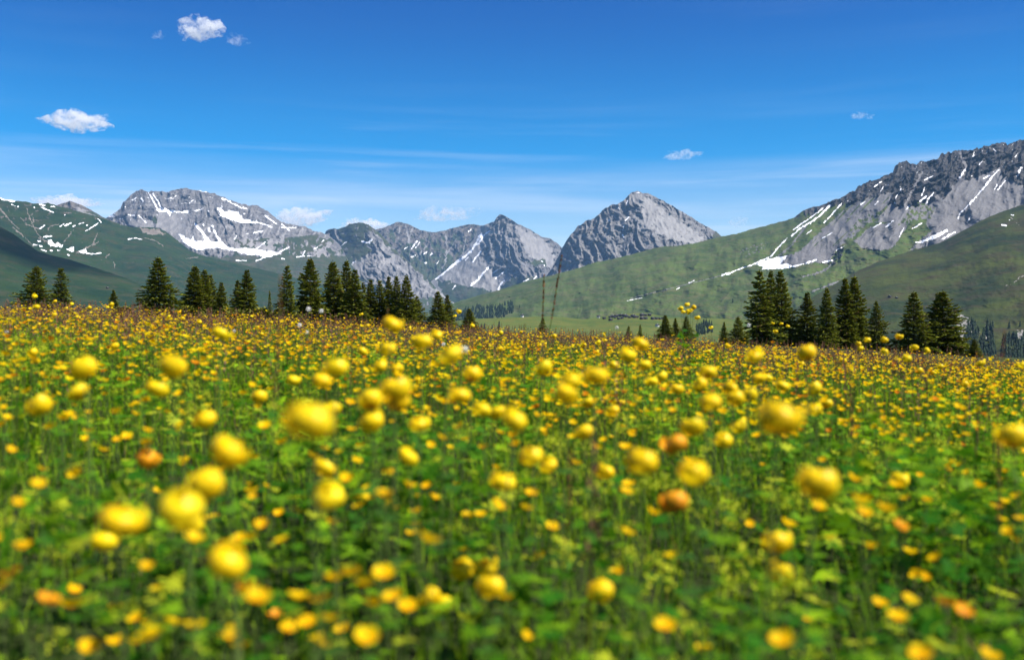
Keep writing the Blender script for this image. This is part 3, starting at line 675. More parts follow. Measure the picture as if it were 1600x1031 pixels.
CLOUDS = [
    (314, 47, 74, 46, 10500, 'puffy white cloud, the highest one in the sky at left', M_cloud, 3, None),
    (371, 64, 34, 22, 10500, 'small ragged wisp just right of the highest puffy cloud', M_cloud_thin, 8, None),
    (248, 56, 24, 16, 10500, 'faint tiny wisp just left of the highest puffy cloud', M_cloud_thin, 9, None),
    (118, 191, 116, 37, 12200, 'long flat white cloud low at the left edge of the sky', M_cloud, 12, ([-1, -0.4, 0.1, 0.5, 1], [0.35, 0.9, 1.15, 0.6, 1.0])),
    (1062, 244, 64, 17, 12500, 'thin flat cloud to the upper right of the grey pyramid mountain', M_cloud_thin, 15, None),
    (1345, 182, 36, 14, 12500, 'faint small cloud high over the dark rock wall', M_cloud_thin, 18, None),
    (1152, 347, 30, 22, 13500, 'small low cloud beside the right foot of the pyramid mountain', M_cloud_thin, 21, None),
    (692, 337, 100, 30, 14500, 'grey white flat cloud above the valley closing ridge', M_cloud_thin, 24, None),
    (466, 342, 84, 40, 14500, 'bright cloud peeping out right of the snowy massif', M_cloud, 27, None),
    (570, 354, 76, 26, 14500, 'white cloud just behind the green shouldered spur', M_cloud, 30, None),
    (98, 318, 100, 26, 14500, 'white cloud bank behind the small dark peak at left', M_cloud, 33, None),
]
for c in CLOUDS: cloud(*c)
# the cloud whose shadow lies on the left flank
def shadow_cloud(px, py, name, rx, ry, rz, rise, seed):
    p, d = on_layer(name, px, py)
    c = p + sun_dir * (rise / sun_dir.z)
    V, Fc = ICO4
    q = V * (1 + 0.5 * fbm(V[:, 0] * 1.5 + seed, V[:, 1] * 1.5 + V[:, 2], 4, seed))[:, None] * np.array([rx, ry, rz])
    m = bpy.data.materials.get('cloud_vapour_dense')
    if m is None:
        m = bpy.data.materials.new('cloud_vapour_dense'); m.use_nodes = True; nt = m.node_tree; nt.nodes.clear()
        pv = N(nt, 'ShaderNodeVolumePrincipled'); pv.inputs['Color'].default_value = (0.97, 0.97, 0.98, 1); pv.inputs['Density'].default_value = 0.008
        o = N(nt, 'ShaderNodeOutputMaterial'); nt.links.new(pv.outputs[0], o.inputs['Volume'])
    o = obj('cloud', make_mesh('cloud', q, Fc, m, smooth_=True), loc=tuple(c))
    o.rotation_euler = (0, 0, R(-25))
    tag(o, 'cloud overhead, above the frame, whose shadow falls on the left flank', 'cloud', 'small fair weather clouds')
shadow_cloud(45, 392, 'hill_near', 250, 190, 90, 1700, 4)

# ------------------------------------------------------------------ spruces
def spruce_proto(seed, h=5.0, rad=1.25, sparse=1.0, tiers=30, droop=0.25):
    rg = np.random.default_rng(seed)
    # trunk: tapered eight-sided
    n = 8; lv = [(0, 0.085), (0.12, 0.07), (0.5, 0.042), (0.85, 0.016), (1.0, 0.004)]
    V = []; 
    for t, r in lv:
        for k in range(n):
            a = 2 * np.pi * k / n; V.append((math.cos(a) * r * h / 5, math.sin(a) * r * h / 5, t * h))
    Fc = [[i * n + k, i * n + (k + 1) % n, (i + 1) * n + (k + 1) % n, (i + 1) * n + k] for i in range(len(lv) - 1) for k in range(n)]
    trunk = make_mesh('trunk', np.array(V), np.array(Fc), M_bark)
    VV = []; CC = []; LV = []; LF = []
    for ti in range(tiers):
        t0 = (ti + rg.uniform(-0.3, 0.3)) / tiers
        t = min(max(t0, 0.015), 0.985)
        nb = max(5, int((10 - 4 * t) * sparse))
        a0 = rg.uniform(0, 6.28)
        for b in range(nb):
            a = a0 + 2 * np.pi * b / nb + rg.uniform(-0.3, 0.3)
            t = min(max(t0 + rg.uniform(-0.75, 0.75) / tiers, 0.01), 0.985)
            z0 = h * (0.02 + 0.97 * t)
            L0 = rad * (1 - t) ** 0.85 * (0.80 + 0.20 * min(1, t * 8 + 0.5)) * (0.9 + 0.18 * math.sin(a * 2 + t * 9 + seed))
            L = max(L0 * rg.choice([rg.uniform(0.75, 1.0), rg.uniform(1.0, 1.28)]), 0.07)
            lift = rg.uniform(0.02, 0.40) + 0.55 * t * t     # top branches point up
            ca, sa = math.cos(a), math.sin(a)
            def pt(s):
                zz = z0 + L * (lift * s - (droop + 0.35 * (1 - t)) * s * s * 1.25 + 0.30 * s ** 3)
                return np.array([ca * L * s, sa * L * s, zz])
            # limb
            base = len(LV); w = 0.011 * (1 - t) + 0.004
            for s in (0.0, 0.5, 1.0):
                p = pt(s); ww = w * (1.05 - s)
                LV += [p + np.array([-sa * ww, ca * ww, 0]), p + np.array([sa * ww, -ca * ww, 0]), p + np.array([0, 0, ww * 1.5])]
            for q in range(2):
                o = base + q * 3
                for k in range(3):
                    LF.append([o + k, o + (k + 1) % 3, o + 3 + (k + 1) % 3, o + 3 + k])
            ns = int(6 + 22 * L / rad * sparse)
            for k in range(ns):
                s = 0.12 + 0.88 * (k + rg.uniform(0, 1)) / ns
                p = pt(s)
                spread = 0.34 * L * (1 - s) + 0.06
                side = rg.uniform(-1, 1)
                p = p + np.array([-sa, ca, 0]) * side * spread + np.array([0, 0, rg.uniform(-0.05, 0.04)])
                # spray: a tapering kite, outward and slightly hanging, twisted
                yaw = a + side * 0.8 + rg.uniform(-0.35, 0.35)
                ln = rg.uniform(0.11, 0.21) * (0.75 + 0.35 * (1 - t)); wd = ln * rg.uniform(0.28, 0.42)
                pit = rg.uniform(-0.55, 0.35) + 0.5 * t
                f = np.array([math.cos(yaw) * math.cos(pit), math.sin(yaw) * math.cos(pit), math.sin(pit)])
                r = np.array([-math.sin(yaw), math.cos(yaw), 0]) ; u = np.cross(f, r)
                rol = rg.uniform(-0.9, 0.9); rr = r * math.cos(rol) + u * math.sin(rol)
                VV.append([p - f * ln * 0.25, p + f * ln * 0.30 + rr * wd, p + f * ln, p + f * ln * 0.30 - rr * wd])
                rr2 = np.cross(f, rr)
                VV.append([p - f * ln * 0.2, p + f * ln * 0.25 + rr2 * wd * 0.7, p + f * ln * 0.85, p + f * ln * 0.25 - rr2 * wd * 0.7])
                g = rg.uniform(0, 1)
                base_c = np.array([0.060, 0.080, 0.010]) * (1 - g) + np.array([0.215, 0.230, 0.024]) * g
                if rg.uniform() < 0.10 * (0.4 + t) : base_c = np.array([0.13, 0.085, 0.030])   # rusty shoots and cones
                tipc = base_c * 1.25
                for _ in range(2): CC.append([base_c * 0.9, base_c, tipc, base_c])
    # leader shoot
    for k in range(6):
        a = k; p = np.array([0, 0, h * 0.985])
        VV.append([p, p + np.array([0.02 * math.cos(a), 0.02 * math.sin(a), 0.08]), p + np.array([0, 0, 0.20]), p + np.array([-0.02 * math.cos(a), -0.02 * math.sin(a), 0.08])])
        CC.append([np.array([0.07, 0.09, 0.02])] * 4)
    VV = np.array(VV).reshape(-1, 3); CC = np.array(CC).reshape(-1, 3)
    crown = make_mesh('crown', VV, np.arange(len(VV)).reshape(-1, 4), M_needle, CC)
    limbs = make_mesh('limbs', np.array(LV), np.array(LF), M_bark)
    return trunk, crown, limbs

PROTOS = [spruce_proto(1, 5, 1.30, 1.05, 34), spruce_proto(2, 5, 1.05, 1.0, 34), spruce_proto(3, 5, 1.65, 1.15, 32, 0.15), spruce_proto(4, 5, 0.95, 0.75, 30, 0.35), spruce_proto(5, 5, 1.35, 1.2, 36), spruce_proto(6, 5, 1.15, 0.9, 32)]

def spruce(px, top, dist, wpx, proto, label, group='spruces behind the meadow crest'):
    """stands on the ground at distance dist; top row gives its height"""
    x = (px - 800) / F * dist
    gz = float(ground_z(x, dist)) - 0.05
    ztop = CAMH + (HORIZ - top) / F * dist
    h = ztop - gz
    o = empty('spruce_tree', (x, dist, gz), random.uniform(0, 6.28))
    sz = h / 5.0
    tr, cr, lb = PROTOS[proto]
    prad = {0: 1.30, 1: 1.05, 2: 1.65, 3: 0.95, 4: 1.35, 5: 1.15}[proto]
    sx = (wpx / F * dist * 0.5) / prad * random.uniform(1.15, 1.38)
    o.scale = (sx, sx * random.uniform(0.9, 1.1), sz)
    o.rotation_euler[0] = random.gauss(0, 0.018); o.rotation_euler[1] = random.gauss(0, 0.018)
    for n, me in (('trunk', tr), ('crown', cr)): obj(n, me, o)
    obj('limbs', lb, o)['kind'] = 'stuff'
    tag(o, label, 'spruce', group)

TREES = [
    (56, 416, 84, 66, 2, 'broad bushy spruce, leftmost of all the trees'),
    (95, 418, 88, 44, 3, 'slim sparse spruce just right of the broad leftmost one'),
    (178, 453, 86, 24, 1, 'lone small spruce between the leftmost pair and the tall left spruce'),
    (249, 402, 82, 62, 0, 'tall lone spruce with a full skirt on the left side'),
    (304, 415, 88, 54, 4, 'left and tallest stem of the dense three topped spruce clump at left'),
    (318, 421, 89, 46, 0, 'middle stem of the dense three topped spruce clump at left'),
    (329, 429, 90, 44, 5, 'right leaning low top of the three topped spruce clump at left'),
    (346, 441, 87, 30, 1, 'small pointed spruce right against the three topped clump'),
    (371, 438, 80, 30, 1, 'smaller left partner of the paired spruces above the juniper'),
    (385, 422, 78, 42, 1, 'taller right partner of the paired spruces above the juniper'),
    (422, 454, 92, 12, 3, 'tiny thin spruce left of the yellowish open spruce'),
    (447, 415, 78, 44, 5, 'open yellowish spruce left of the dense tall central one'),
    (484, 403, 80, 56, 4, 'tall dense spruce with a smooth cone, left of the centre group'),
    (522, 408, 82, 50, 4, 'left tall stem at the head of the central spruce group'),
    (541, 407, 84, 44, 0, 'second tall stem at the head of the central spruce group'),
    (553, 421, 81, 44, 1, 'shorter spruce on the right flank of the head of the central group'),
    (568, 440, 86, 28, 3, 'thin dark spruce in the low gap of the central group'),
    (578, 437, 85, 32, 1, 'dark spruce just right of the low gap in the central group'),
    (593, 438, 85, 34, 5, 'rounded dark spruce in the middle of the central group right half'),
    (607, 432, 86, 34, 1, 'dark spruce left of the twin tops ending the central group'),
    (621, 431, 84, 36, 0, 'left of the twin tops ending the central spruce group'),
    (636, 430, 83, 48, 0, 'right of the twin tops ending the central spruce group'),
    (652, 462, 84, 36, 2, 'low spreading spruce at the right foot of the central group'),
    (685, 455, 80, 36, 0, 'left and taller of the two spruces right of the central group'),
    (699, 461, 83, 32, 1, 'right and shorter of the two spruces right of the central group'),
    (733, 482, 74, 36, 0, 'small spruce in front of the dark far wood'),
    (848, 496, 60, 22, 3, 'very young spruce under the two tall sorrel stalks'),
    (982, 509, 70, 14, 3, 'left of two tiny spruces below the village'),
    (1000, 507, 70, 12, 3, 'right of two tiny spruces below the village'),
    (1040, 492, 78, 30, 4, 'small dark round spruce at the right end of the village'),
    (1056, 497, 82, 20, 1, 'small thin spruce left of the tall globeflower bunch'),
    (1074, 494, 80, 28, 0, 'small spruce directly behind the tall globeflower bunch'),
    (1131, 503, 80, 15, 1, 'tiny pointed spruce left of the first big right hand spruces'),
    (1153, 495, 80, 32, 2, 'low bushy spruce left of the first big right hand spruces'),
    (1190, 423, 82, 54, 5, 'tall left stem of the first big spruce pair at right'),
    (1204, 423, 86, 50, 0, 'hidden middle stem of the first big spruce pair at right'),
    (1224, 422, 83, 56, 0, 'tall right stem of the first big spruce pair at right'),
    (1261, 457, 82, 40, 1, 'lower spruce right of the first big spruce pair at right'),
    (1291, 449, 80, 46, 0, 'medium spruce left of the dense dark right hand column'),
    (1322, 435, 82, 44, 1, 'left stem of the dense dark spruce column at right'),
    (1336, 431, 83, 50, 4, 'tallest stem of the dense dark spruce column at right'),
    (1371, 470, 79, 42, 2, 'short broad spruce right of the dense dark column'),
    (1428, 456, 78, 62, 0, 'left spruce of the last big pair at right'),
    (1462, 458, 82, 44, 5, 'slim stem behind the last big pair at right'),
    (1474, 454, 79, 66, 4, 'rightmost big spruce, right half of the last pair'),
    (1523, 530, 74, 26, 1, 'small spruce right of the last big pair'),
]
for a in TREES: spruce(*a)

# juniper hummocks on the left crest
def juniper(px, top, dist, wpx, label, seed):
    rg = np.random.default_rng(seed)
    x = (px - 800) / F * dist; gz = float(ground_z(x, dist)) - 0.1
    h = CAMH + (HORIZ - top) / F * dist - gz; w = wpx / F * dist * 0.5
    o = empty('juniper_shrub', (x, dist, gz))
    n = 2600
    a = rg.uniform(0, 6.28, n); r = np.sqrt(rg.uniform(0, 1, n)); 
    X = np.cos(a) * r * w; Y = np.sin(a) * r * w * 0.6
    env = np.sqrt(np.clip(1 - r ** 2.6, 0, 1)) * (0.82 + 0.30 * fbm(X * 1.3, Y * 1.3 + seed, 3, seed))
    Z = h * env * (1 - 0.35 * rg.uniform(0, 1, n) ** 2)
    P = np.stack([X, Y, Z], -1)
    yaw = rg.uniform(0, 6.28, n); pit = rg.uniform(-0.1, 0.9, n); ln = rg.uniform(0.08, 0.16, n); wd = ln * 0.35
    f = np.stack([np.cos(yaw) * np.cos(pit), np.sin(yaw) * np.cos(pit), np.sin(pit)], -1)
    s = np.stack([-np.sin(yaw), np.cos(yaw), np.zeros(n)], -1)
    V = np.stack([P - f * ln[:, None] * .4, P + s * wd[:, None], P + f * ln[:, None], P - s * wd[:, None]], 1).reshape(-1, 3)
    g = rg.uniform(0, 1, n)[:, None]
    C = np.array([0.045, 0.065, 0.012]) * (1 - g) + np.array([0.19, 0.18, 0.026]) * g
    obj('foliage', make_mesh('foliage', V, np.arange(len(V)).reshape(-1, 4), M_needle, np.repeat(C, 4, 0)), o)
    # woody base
    Vt, Ft = ico(2); Vt = Vt * np.array([w * 0.8, w * 0.45, h * 0.55]); Vt[:, 2] = np.maximum(Vt[:, 2], 0)
    obj('branches', make_mesh('branches', Vt, Ft, M_bark), o)
    tag(o, label, 'juniper', 'juniper hummocks on the left crest')
juniper(300, 480, 34, 100, 'low dark juniper mound right of the tall lone left spruce', 1)
juniper(352, 477, 36, 110, 'low juniper mound below the three topped spruce clump', 2)
juniper(418, 477, 36, 90, 'low juniper mound between the paired spruces and the open yellowish one', 3)
juniper(190, 479, 38, 70, 'small juniper hump below the lone small left spruce', 4)
juniper(470, 490, 33, 80, 'dark juniper mound at the foot of the tall dense spruce', 5)

# far woods --------------------------------------------------------------
def far_conifers(name, label, spots, kind='stuff'):
    """spots: list of (point, height). one ragged three-tier conifer each"""
    VV = []; FF = []; CC = []
    rg = np.random.default_rng(len(spots) + 5)
    for p, h in spots:
        base = len(VV)
        g = rg.uniform(0.6, 1.3); n = 7
        for lv, (z0, z1, r) in enumerate(((0.0, 0.5, 0.23), (0.28, 0.75, 0.17), (0.55, 1.0, 0.11))):
            b = len(VV)
            for k in range(n):
                a = 2 * np.pi * (k + rg.uniform(-.3, .3)) / n; q = r * rg.uniform(0.7, 1.2)
                VV.append((p[0] + math.cos(a) * q * h, p[1] + math.sin(a) * q * h, p[2] + (z0 + rg.uniform(-.03, .05)) * h)); CC.append((0.010 * g, 0.021 * g, 0.010 * g))
            VV.append((p[0], p[1], p[2] + z1 * h)); CC.append((0.016 * g, 0.030 * g, 0.011 * g))
            for k in range(n): FF.append((b + k, b + (k + 1) % n, b + n))
    return make_mesh(name, np.array(VV), np.array(FF), M_needle, np.array(CC))

def wood(label, lname, poly, count, hm, seed):
    rg = np.random.default_rng(seed); xs = [p[0] for p in poly]; ys = [p[1] for p in poly]; S = []
    while len(S) < count:
        u = rg.uniform(min(xs), max(xs)); v = rg.uniform(min(ys), max(ys))
        if in_poly(np.array([u]), np.array([v]), poly)[0]:
            p, d = on_layer(lname, u, v); S.append((p - Vector((0, 0, 0.6)), hm * rg.uniform(0.6, 1.25)))
    o = obj('far_wood', far_conifers('far_wood', label, S)); tag(o, label, 'wood', kind='stuff')
wood('dark far spruce wood at the foot of the long slope', 'mountain_wall', [(700, 495), (730, 484), (748, 479), (772, 481), (790, 476), (802, 472), (803, 486), (796, 494), (780, 500), (710, 510)], 420, 16, 1)
wood('dark spruce wood on broken ground at the lower right edge', 'hill_rounded', [(1505, 545), (1512, 506), (1526, 501), (1532, 530), (1537, 512), (1548, 510), (1556, 545), (1556, 580), (1500, 580)], 210, 13, 2)
wood('dark spruce wood filling the lower right corner of the hill', 'hill_rounded', [(1562, 580), (1568, 535), (1580, 522), (1596, 528), (1640, 520), (1640, 590)], 230, 13, 3)
wood('far dark wood strip between the globeflower bunch and right spruces', 'pasture_bench', [(1086, 512), (1100, 504), (1112, 505), (1114, 520), (1090, 524)], 80, 9, 4)

def far_tree(px, py, lname, h, label):
    p, d = on_layer(lname, px, py)
    rgm = far_conifers('crown', label, [((0, 0, h * 0.08), h * 0.95)])
    o = empty('far_spruce', tuple(p)); obj('crown', rgm, o)
    n = 6; V = [(math.cos(k) * 0.02 * h, math.sin(k) * 0.02 * h, z * h) for z in (-0.05, 0.5) for k in np.linspace(0, 2 * np.pi, n, endpoint=False)]
    obj('trunk', make_mesh('trunk', np.array(V), np.array([[k, (k + 1) % n, n + (k + 1) % n, n + k] for k in range(n)]), M_bark), o)
    tag(o, label, 'spruce', 'scattered far spruces')
for a in [(1551, 513, 'hill_rounded', 12, 'lone far spruce above the wood at lower right, left of three'),
          (1577, 514, 'hill_rounded', 12, 'lone far spruce above the wood at lower right, middle of three'),
          (1594, 511, 'hill_rounded', 10, 'lone far spruce above the wood at lower right, right of three'),
          (757, 514, 'pasture_bench', 10, 'far dark spruce on the pasture, left of four'),
          (752, 517, 'pasture_bench', 12, 'far dark spruce standing lowest on the pasture at left'),
          (769, 514, 'pasture_bench', 8, 'far dark spruce on the pasture, third of four'),
          (780, 513, 'pasture_bench', 13, 'far dark spruce on the pasture, right and tallest of four'),
          (812, 481, 'mountain_wall', 12, 'single far bush tree right of the far wood'),
          (1145, 473, 'mountain_wall', 14, 'single dark tree on the green slope left of the right hand spruces')]:
    far_tree(*a)

# village ----------------------------------------------------------------
def box_mesh(name, x0, x1, y0, y1, z0, z1, mat):
    V = np.array([(x0, y0, z0), (x1, y0, z0), (x1, y1, z0), (x0, y1, z0), (x0, y0, z1), (x1, y0, z1), (x1, y1, z1), (x0, y1, z1)])
    return make_mesh(name, V, np.array([(0, 3, 2, 1), (4, 5, 6, 7), (0, 1, 5, 4), (1, 2, 6, 5), (2, 3, 7, 6), (3, 0, 4, 7)]), mat)
def hut_parts(w, d, h, rh, wall):
    # wall with gables, ridge along x
    V = np.array([(-w, -d, -2), (w, -d, -2), (w, d, -2), (-w, d, -2), (-w, -d, h), (w, -d, h), (w, d, h), (-w, d, h), (-w, 0, h + rh), (w, 0, h + rh)])
    tris = [(0, 1, 5), (0, 5, 4), (2, 3, 7), (2, 7, 6), (1, 2, 6), (1, 6, 5), (3, 0, 4), (3, 4, 7), (5, 6, 9), (7, 4, 8)]
    wm = make_mesh('wall', V, np.array(tris), wall)
    e, ov, th = 0.5, 0.6, 0.25; k = rh / d
    yb, zb = d + ov, h - ov * k + 0.05
    V = np.array([(-w - e, -yb, zb), (w + e, -yb, zb), (w + e, 0, h + rh + .05), (-w - e, 0, h + rh + .05), (w + e, yb, zb), (-w - e, yb, zb)])
    V = np.concatenate([V, V + np.array([0, 0, th])])
    q = [(6, 7, 8, 9), (9, 8, 10, 11), (0, 3, 2, 1), (3, 5, 4, 2), (0, 1, 7, 6), (4, 5, 11, 10), (1, 2, 8, 7), (2, 4, 10, 8), (3, 0, 6, 9), (5, 3, 9, 11)]
    rm = make_mesh('roof', V, np.array(q), M_roof)
    dm = box_mesh('door', -0.5, 0.5, -d - 0.08, -d + 0.05, 0, 2.0, M_wood)
    wi = box_mesh('window', w * 0.45, w * 0.45 + 0.9, -d - 0.07, -d + 0.05, 1.2, 2.1, M_pane)
    ch = box_mesh('chimney', w * 0.3, w * 0.3 + 0.7, 0.3, 1.0, h + rh * 0.6, h + rh + 1.0, M_lime)
    return wm, rm, dm, wi, ch
HK = [hut_parts(3.2, 2.6, 2.6, 1.7, M_wood), hut_parts(4.2, 3.2, 3.4, 2.1, M_wood), hut_parts(3.0, 2.6, 3.0, 1.6, M_lime), hut_parts(2.4, 2.0, 2.2, 1.3, M_wood)]
def hut(px, py, kind, label, lname='pasture_bench', sc=1.0, chim=True):
    p, d = on_layer(lname, px, py)
    o = empty('alpine_hut', tuple(p), random.uniform(-0.6, 0.9)); sc *= random.uniform(0.66, 0.86); o.scale = (sc,) * 3
    wm, rm, dm, wi, ch = HK[kind]
    obj('wall', wm, o); r = obj('roof', rm, o); obj('door', dm, o); obj('window', wi, o)
    if chim: obj('chimney', ch, r)
    tag(o, label, 'hut', 'huts of the far village' if lname == 'pasture_bench' and 930 < px < 1040 else 'outlying huts')
HUTS = [(935, 496.5, 2, 'pale walled hut, leftmost of the village'), (944, 498.5, 0, 'dark hut second from the left end of the village'), (954, 501, 1, 'dark hut standing lowest at the left of the village'),
        (953, 496.5, 0, None), (957, 496, 1, None), (963, 495.5, 1, None), (966, 494.6, 2, None), (970.5, 494.3, 1, None), (976, 495, 1, None), (979, 495.6, 0, None), (967, 499, 0, None), (972, 498, 0, None),
        (984, 496.8, 0, None), (989, 495.5, 1, None), (992.2, 496.8, 1, None), (995.5, 496.5, 0, None), (961, 497, 3, None), (1003, 494, 1, 'dark hut, left of the upper row of three at the right of the village'), (1009, 493.6, 0, 'dark hut, middle of the upper row of three at the right of the village'),
        (1015, 493.5, 1, 'dark hut, right of the upper row of three at the right of the village'), (1003, 499, 1, 'dark hut below the upper row, left of two in the lower right of the village'), (1009, 498.6, 0, 'dark hut below the upper row, right of two in the lower right of the village'),
        (1020, 499.2, 1, 'dark hut starting the low row at the right end of the village'), (1026, 498.8, 0, None), (1031, 498.8, 3, None), (1036, 498.6, 0, None)]
NTH = ['leftmost', 'second', 'third', 'fourth', 'fifth', 'sixth', 'seventh', 'eighth', 'ninth', 'tenth', 'eleventh', 'twelfth', 'thirteenth', 'fourteenth', 'fifteenth', 'sixteenth', 'rightmost']
mid = sorted(h_[0] for h_ in HUTS if h_[3] is None)
for px, py, k, lb in HUTS:
    hut(px, py, k, lb or 'dark timber hut, %s from the left among the unspaced village huts' % NTH[min(mid.index(px), 16)] if lb or 0 < mid.index(px) < 16 else 'dark timber hut, %s of the unspaced village huts' % NTH[mid.index(px)], chim=(k == 1))
hut(816, 494.5, 2, 'small white walled hut alone at the right edge of the far wood')
hut(1027, 510, 2, 'small white hut below the right end of the village')
hut(1390, 465, 1, 'brown hut on the rounded hill above the right spruce gap', 'hill_rounded')
hut(1401, 466.5, 3, 'low hut beside the brown hut on the rounded hill', 'hill_rounded')
hut(168, 451, 0, 'tiny dark hut on the near left flank', 'hill_near')

# ------------------------------------------------------------------ meadow plants
def rotmats(yaw, pitch, roll):
    cy, sy = np.cos(yaw), np.sin(yaw); cp, sp_ = np.cos(pitch), np.sin(pitch); cr, sr = np.cos(roll), np.sin(roll)
    n = len(yaw); A = np.zeros((n, 3, 3)); A[:, 0, 0] = cy; A[:, 0, 1] = -sy; A[:, 1, 0] = sy; A[:, 1, 1] = cy; A[:, 2, 2] = 1
    B = np.zeros((n, 3, 3)); B[:, 0, 0] = 1; B[:, 1, 1] = cp; B[:, 1, 2] = -sp_; B[:, 2, 1] = sp_; B[:, 2, 2] = cp
    Cm = np.zeros((n, 3, 3)); Cm[:, 2, 2] = 1; Cm[:, 0, 0] = cr; Cm[:, 0, 1] = -sr; Cm[:, 1, 0] = sr; Cm[:, 1, 1] = cr
    return A @ B @ Cm

def replicate(V, Fc, Rm, scale, loc, col, shade=None):
    """copies of a template; col (n,3) per copy, shade (nv,) brightness of each template vertex"""
    n, nv = len(loc), len(V)
    s = scale if np.ndim(scale) == 2 else np.repeat(np.asarray(scale)[:, None], 3, 1)
    P = np.einsum('nij,nvj->nvi', Rm, V[None] * s[:, None, :]) + loc[:, None, :]
    FF = (Fc[None] + (np.arange(n) * nv)[:, None, None]).reshape(-1, Fc.shape[1])
    C = np.repeat(col[:, None, :], nv, 1)
    if shade is not None: C = C * shade[None, :, None]
    return P.reshape(-1, 3), FF, C.reshape(-1, 3)

def scatter(density_fn, ymin, ymax, dmax, seed, wide=0.56, margin=0.5):
    rg = np.random.default_rng(seed)
    area = wide * (ymax ** 2 - ymin ** 2) + 2 * margin * (ymax - ymin)
    n = int(area * dmax)
    y = np.sqrt(rg.uniform(ymin ** 2, ymax ** 2, n)); x = rg.uniform(-1, 1, n) * (wide * y + margin)
    k = rg.uniform(0, 1, n) * dmax < density_fn(x, y)
    return x[k], y[k], rg

def lerp(a, b, t):
    return np.asarray(a)[None] * (1 - t[:, None]) + np.asarray(b)[None] * t[:, None]

# patches where broad leaves pile up, taken from the photograph (px, py at leaf height, distance)
CLUMPS = []
for px, py, d, hh, rr_ in [(600, 590, 2.3, 0.46, 0.22), (640, 640, 1.9, 0.40, 0.2), (560, 610, 2.4, 0.42, 0.2), (1345, 625, 2.6, 0.42, 0.3), (1450, 690, 2.0, 0.38, 0.25), (1530, 665, 2.6, 0.36, 0.3), (1078, 512, 6.3, 0.56, 0.28), (1370, 690, 1.9, 0.38, 0.2),
                           (150, 750, 1.45, 0.36, 0.22), (60, 770, 1.4, 0.34, 0.2), (900, 690, 1.8, 0.34, 0.2), (230, 900, 1.1, 0.32, 0.15), (1500, 830, 1.3, 0.3, 0.2), (1180, 760, 1.5, 0.33, 0.2)]:
    CLUMPS.append(((px - 800) / F * d, d, hh, rr_))
def clump_h(x, y, base):
    h = np.array(base, float)
    for cx, cy, hh, r in CLUMPS:
        w = np.exp(-((x - cx) ** 2 + (y - cy) ** 2) / (r * r))
        h = np.maximum(h, hh * w)
    return h
def clump_w(x, y):
    w = np.zeros(np.shape(x))
    for cx, cy, hh, r in CLUMPS: w = np.maximum(w, np.exp(-((x - cx) ** 2 + (y - cy) ** 2) / (r * r)))
    return w

YMAX = 26.0
# grass blades ---------------------------------------------------------
bx, by, rg = scatter(lambda x, y: np.interp(y, [0.5, 3, 8, 16, 26], [1500, 1000, 620, 430, 130]) * (0.55 + 0.6 * (pnoise(x * 1.7, y * 1.7, 2) + 0.5)), 0.45, YMAX, 1700, 21)
n = len(bx)
sg = np.array([0, 0.35, 0.7, 1.0]); wv = np.array([1, 0.85, 0.5, 0.0])
Vb = []
for s, w in zip(sg, wv):
    Vb += [(-w * 0.5, 0, s), (w * 0.5, 0, s)] if w > 0 else [(0, 0, s)]
Vb = np.array(Vb); Fb = np.array([(0, 1, 3), (0, 3, 2), (2, 3, 5), (2, 5, 4), (4, 5, 6)])
hgt = rg.uniform(0.14, 0.36, n) * (0.85 + 0.5 * pnoise(bx * 0.8, by * 0.8, 8)) * np.interp(by, [0.5, 1.4, 4, 14], [0.72, 0.88, 1.05, 1.1])
wid = rg.uniform(0.0025, 0.0055, n) * np.interp(by, [1, 8, 20], [1, 1.3, 2.0])
yaw = rg.uniform(0, 6.283, n); bend = rg.uniform(0.15, 0.95, n)
P = Vb[None] * np.stack([wid, wid, hgt], -1)[:, None, :]
P[:, :, 1] = bend[:, None] * hgt[:, None] * Vb[None, :, 2] ** 2
P[:, :, 2] *= 1 - 0.35 * bend[:, None] * Vb[None, :, 2]
P = np.einsum('nij,nvj->nvi', rotmats(yaw, 0 * yaw, 0 * yaw), P)
P += np.stack([bx, by, ground_z(bx, by) - 0.01], -1)[:, None, :]
t = rg.uniform(0, 1, n); C = lerp((0.044, 0.135, 0.006), (0.255, 0.385, 0.012), t ** 1.5)
dry = rg.uniform(0, 1, n) < np.interp(by, [1, 6, 14], [0.02, 0.06, 0.16]); C[dry] = lerp((0.20, 0.15, 0.06), (0.16, 0.09, 0.05), rg.uniform(0, 1, dry.sum()))
C = np.repeat(C[:, None, :], 7, 1).reshape(-1, 3)
Fg = (Fb[None] + (np.arange(n) * 7)[:, None, None]).reshape(-1, 3)
o = obj('meadow_grass', make_mesh('meadow_grass', P.reshape(-1, 3), Fg, M_grass, C, True)); tag(o, 'green grass blades growing all through the flower meadow', 'grass', kind='stuff')

# palmate leaves ---------------------------------------------------------
def palmate(lobes=5, seed=0):
    V = [(0, 0, 0)]; 
    for k in range(lobes):
        a = (-1.9 + 3.8 * (k + 0.5) / lobes); da = 3.8 / lobes / 2
        L = 1.0 - 0.22 * abs(a) / 1.9
        for aa, l, z in ((a - da, 0.42, 0.02), (a - da * 0.45, 0.82 * L, 0.10), (a, L, 0.06), (a + da * 0.45, 0.82 * L, 0.10)):
            V.append((math.sin(aa) * l, math.cos(aa) * l, z))
    V.append((math.sin(1.9) * 0.42, math.cos(1.9) * 0.42, 0.02))
    Fc = [(0, i + 1, i) for i in range(1, len(V) - 1)]
    return np.array(V), np.array(Fc)
Vp, Fp = palmate(7)
lx, ly, rg = scatter(lambda x, y: (np.interp(y, [0.5, 2, 5, 10, 20], [1150, 780, 400, 150, 40]) * np.clip(0.55 + 1.0 * pnoise(x * 1.3 + 5, y * 1.3, 14), 0.1, 1.5) + 900 * clump_w(x, y)), 0.5, 18, 2200, 22)
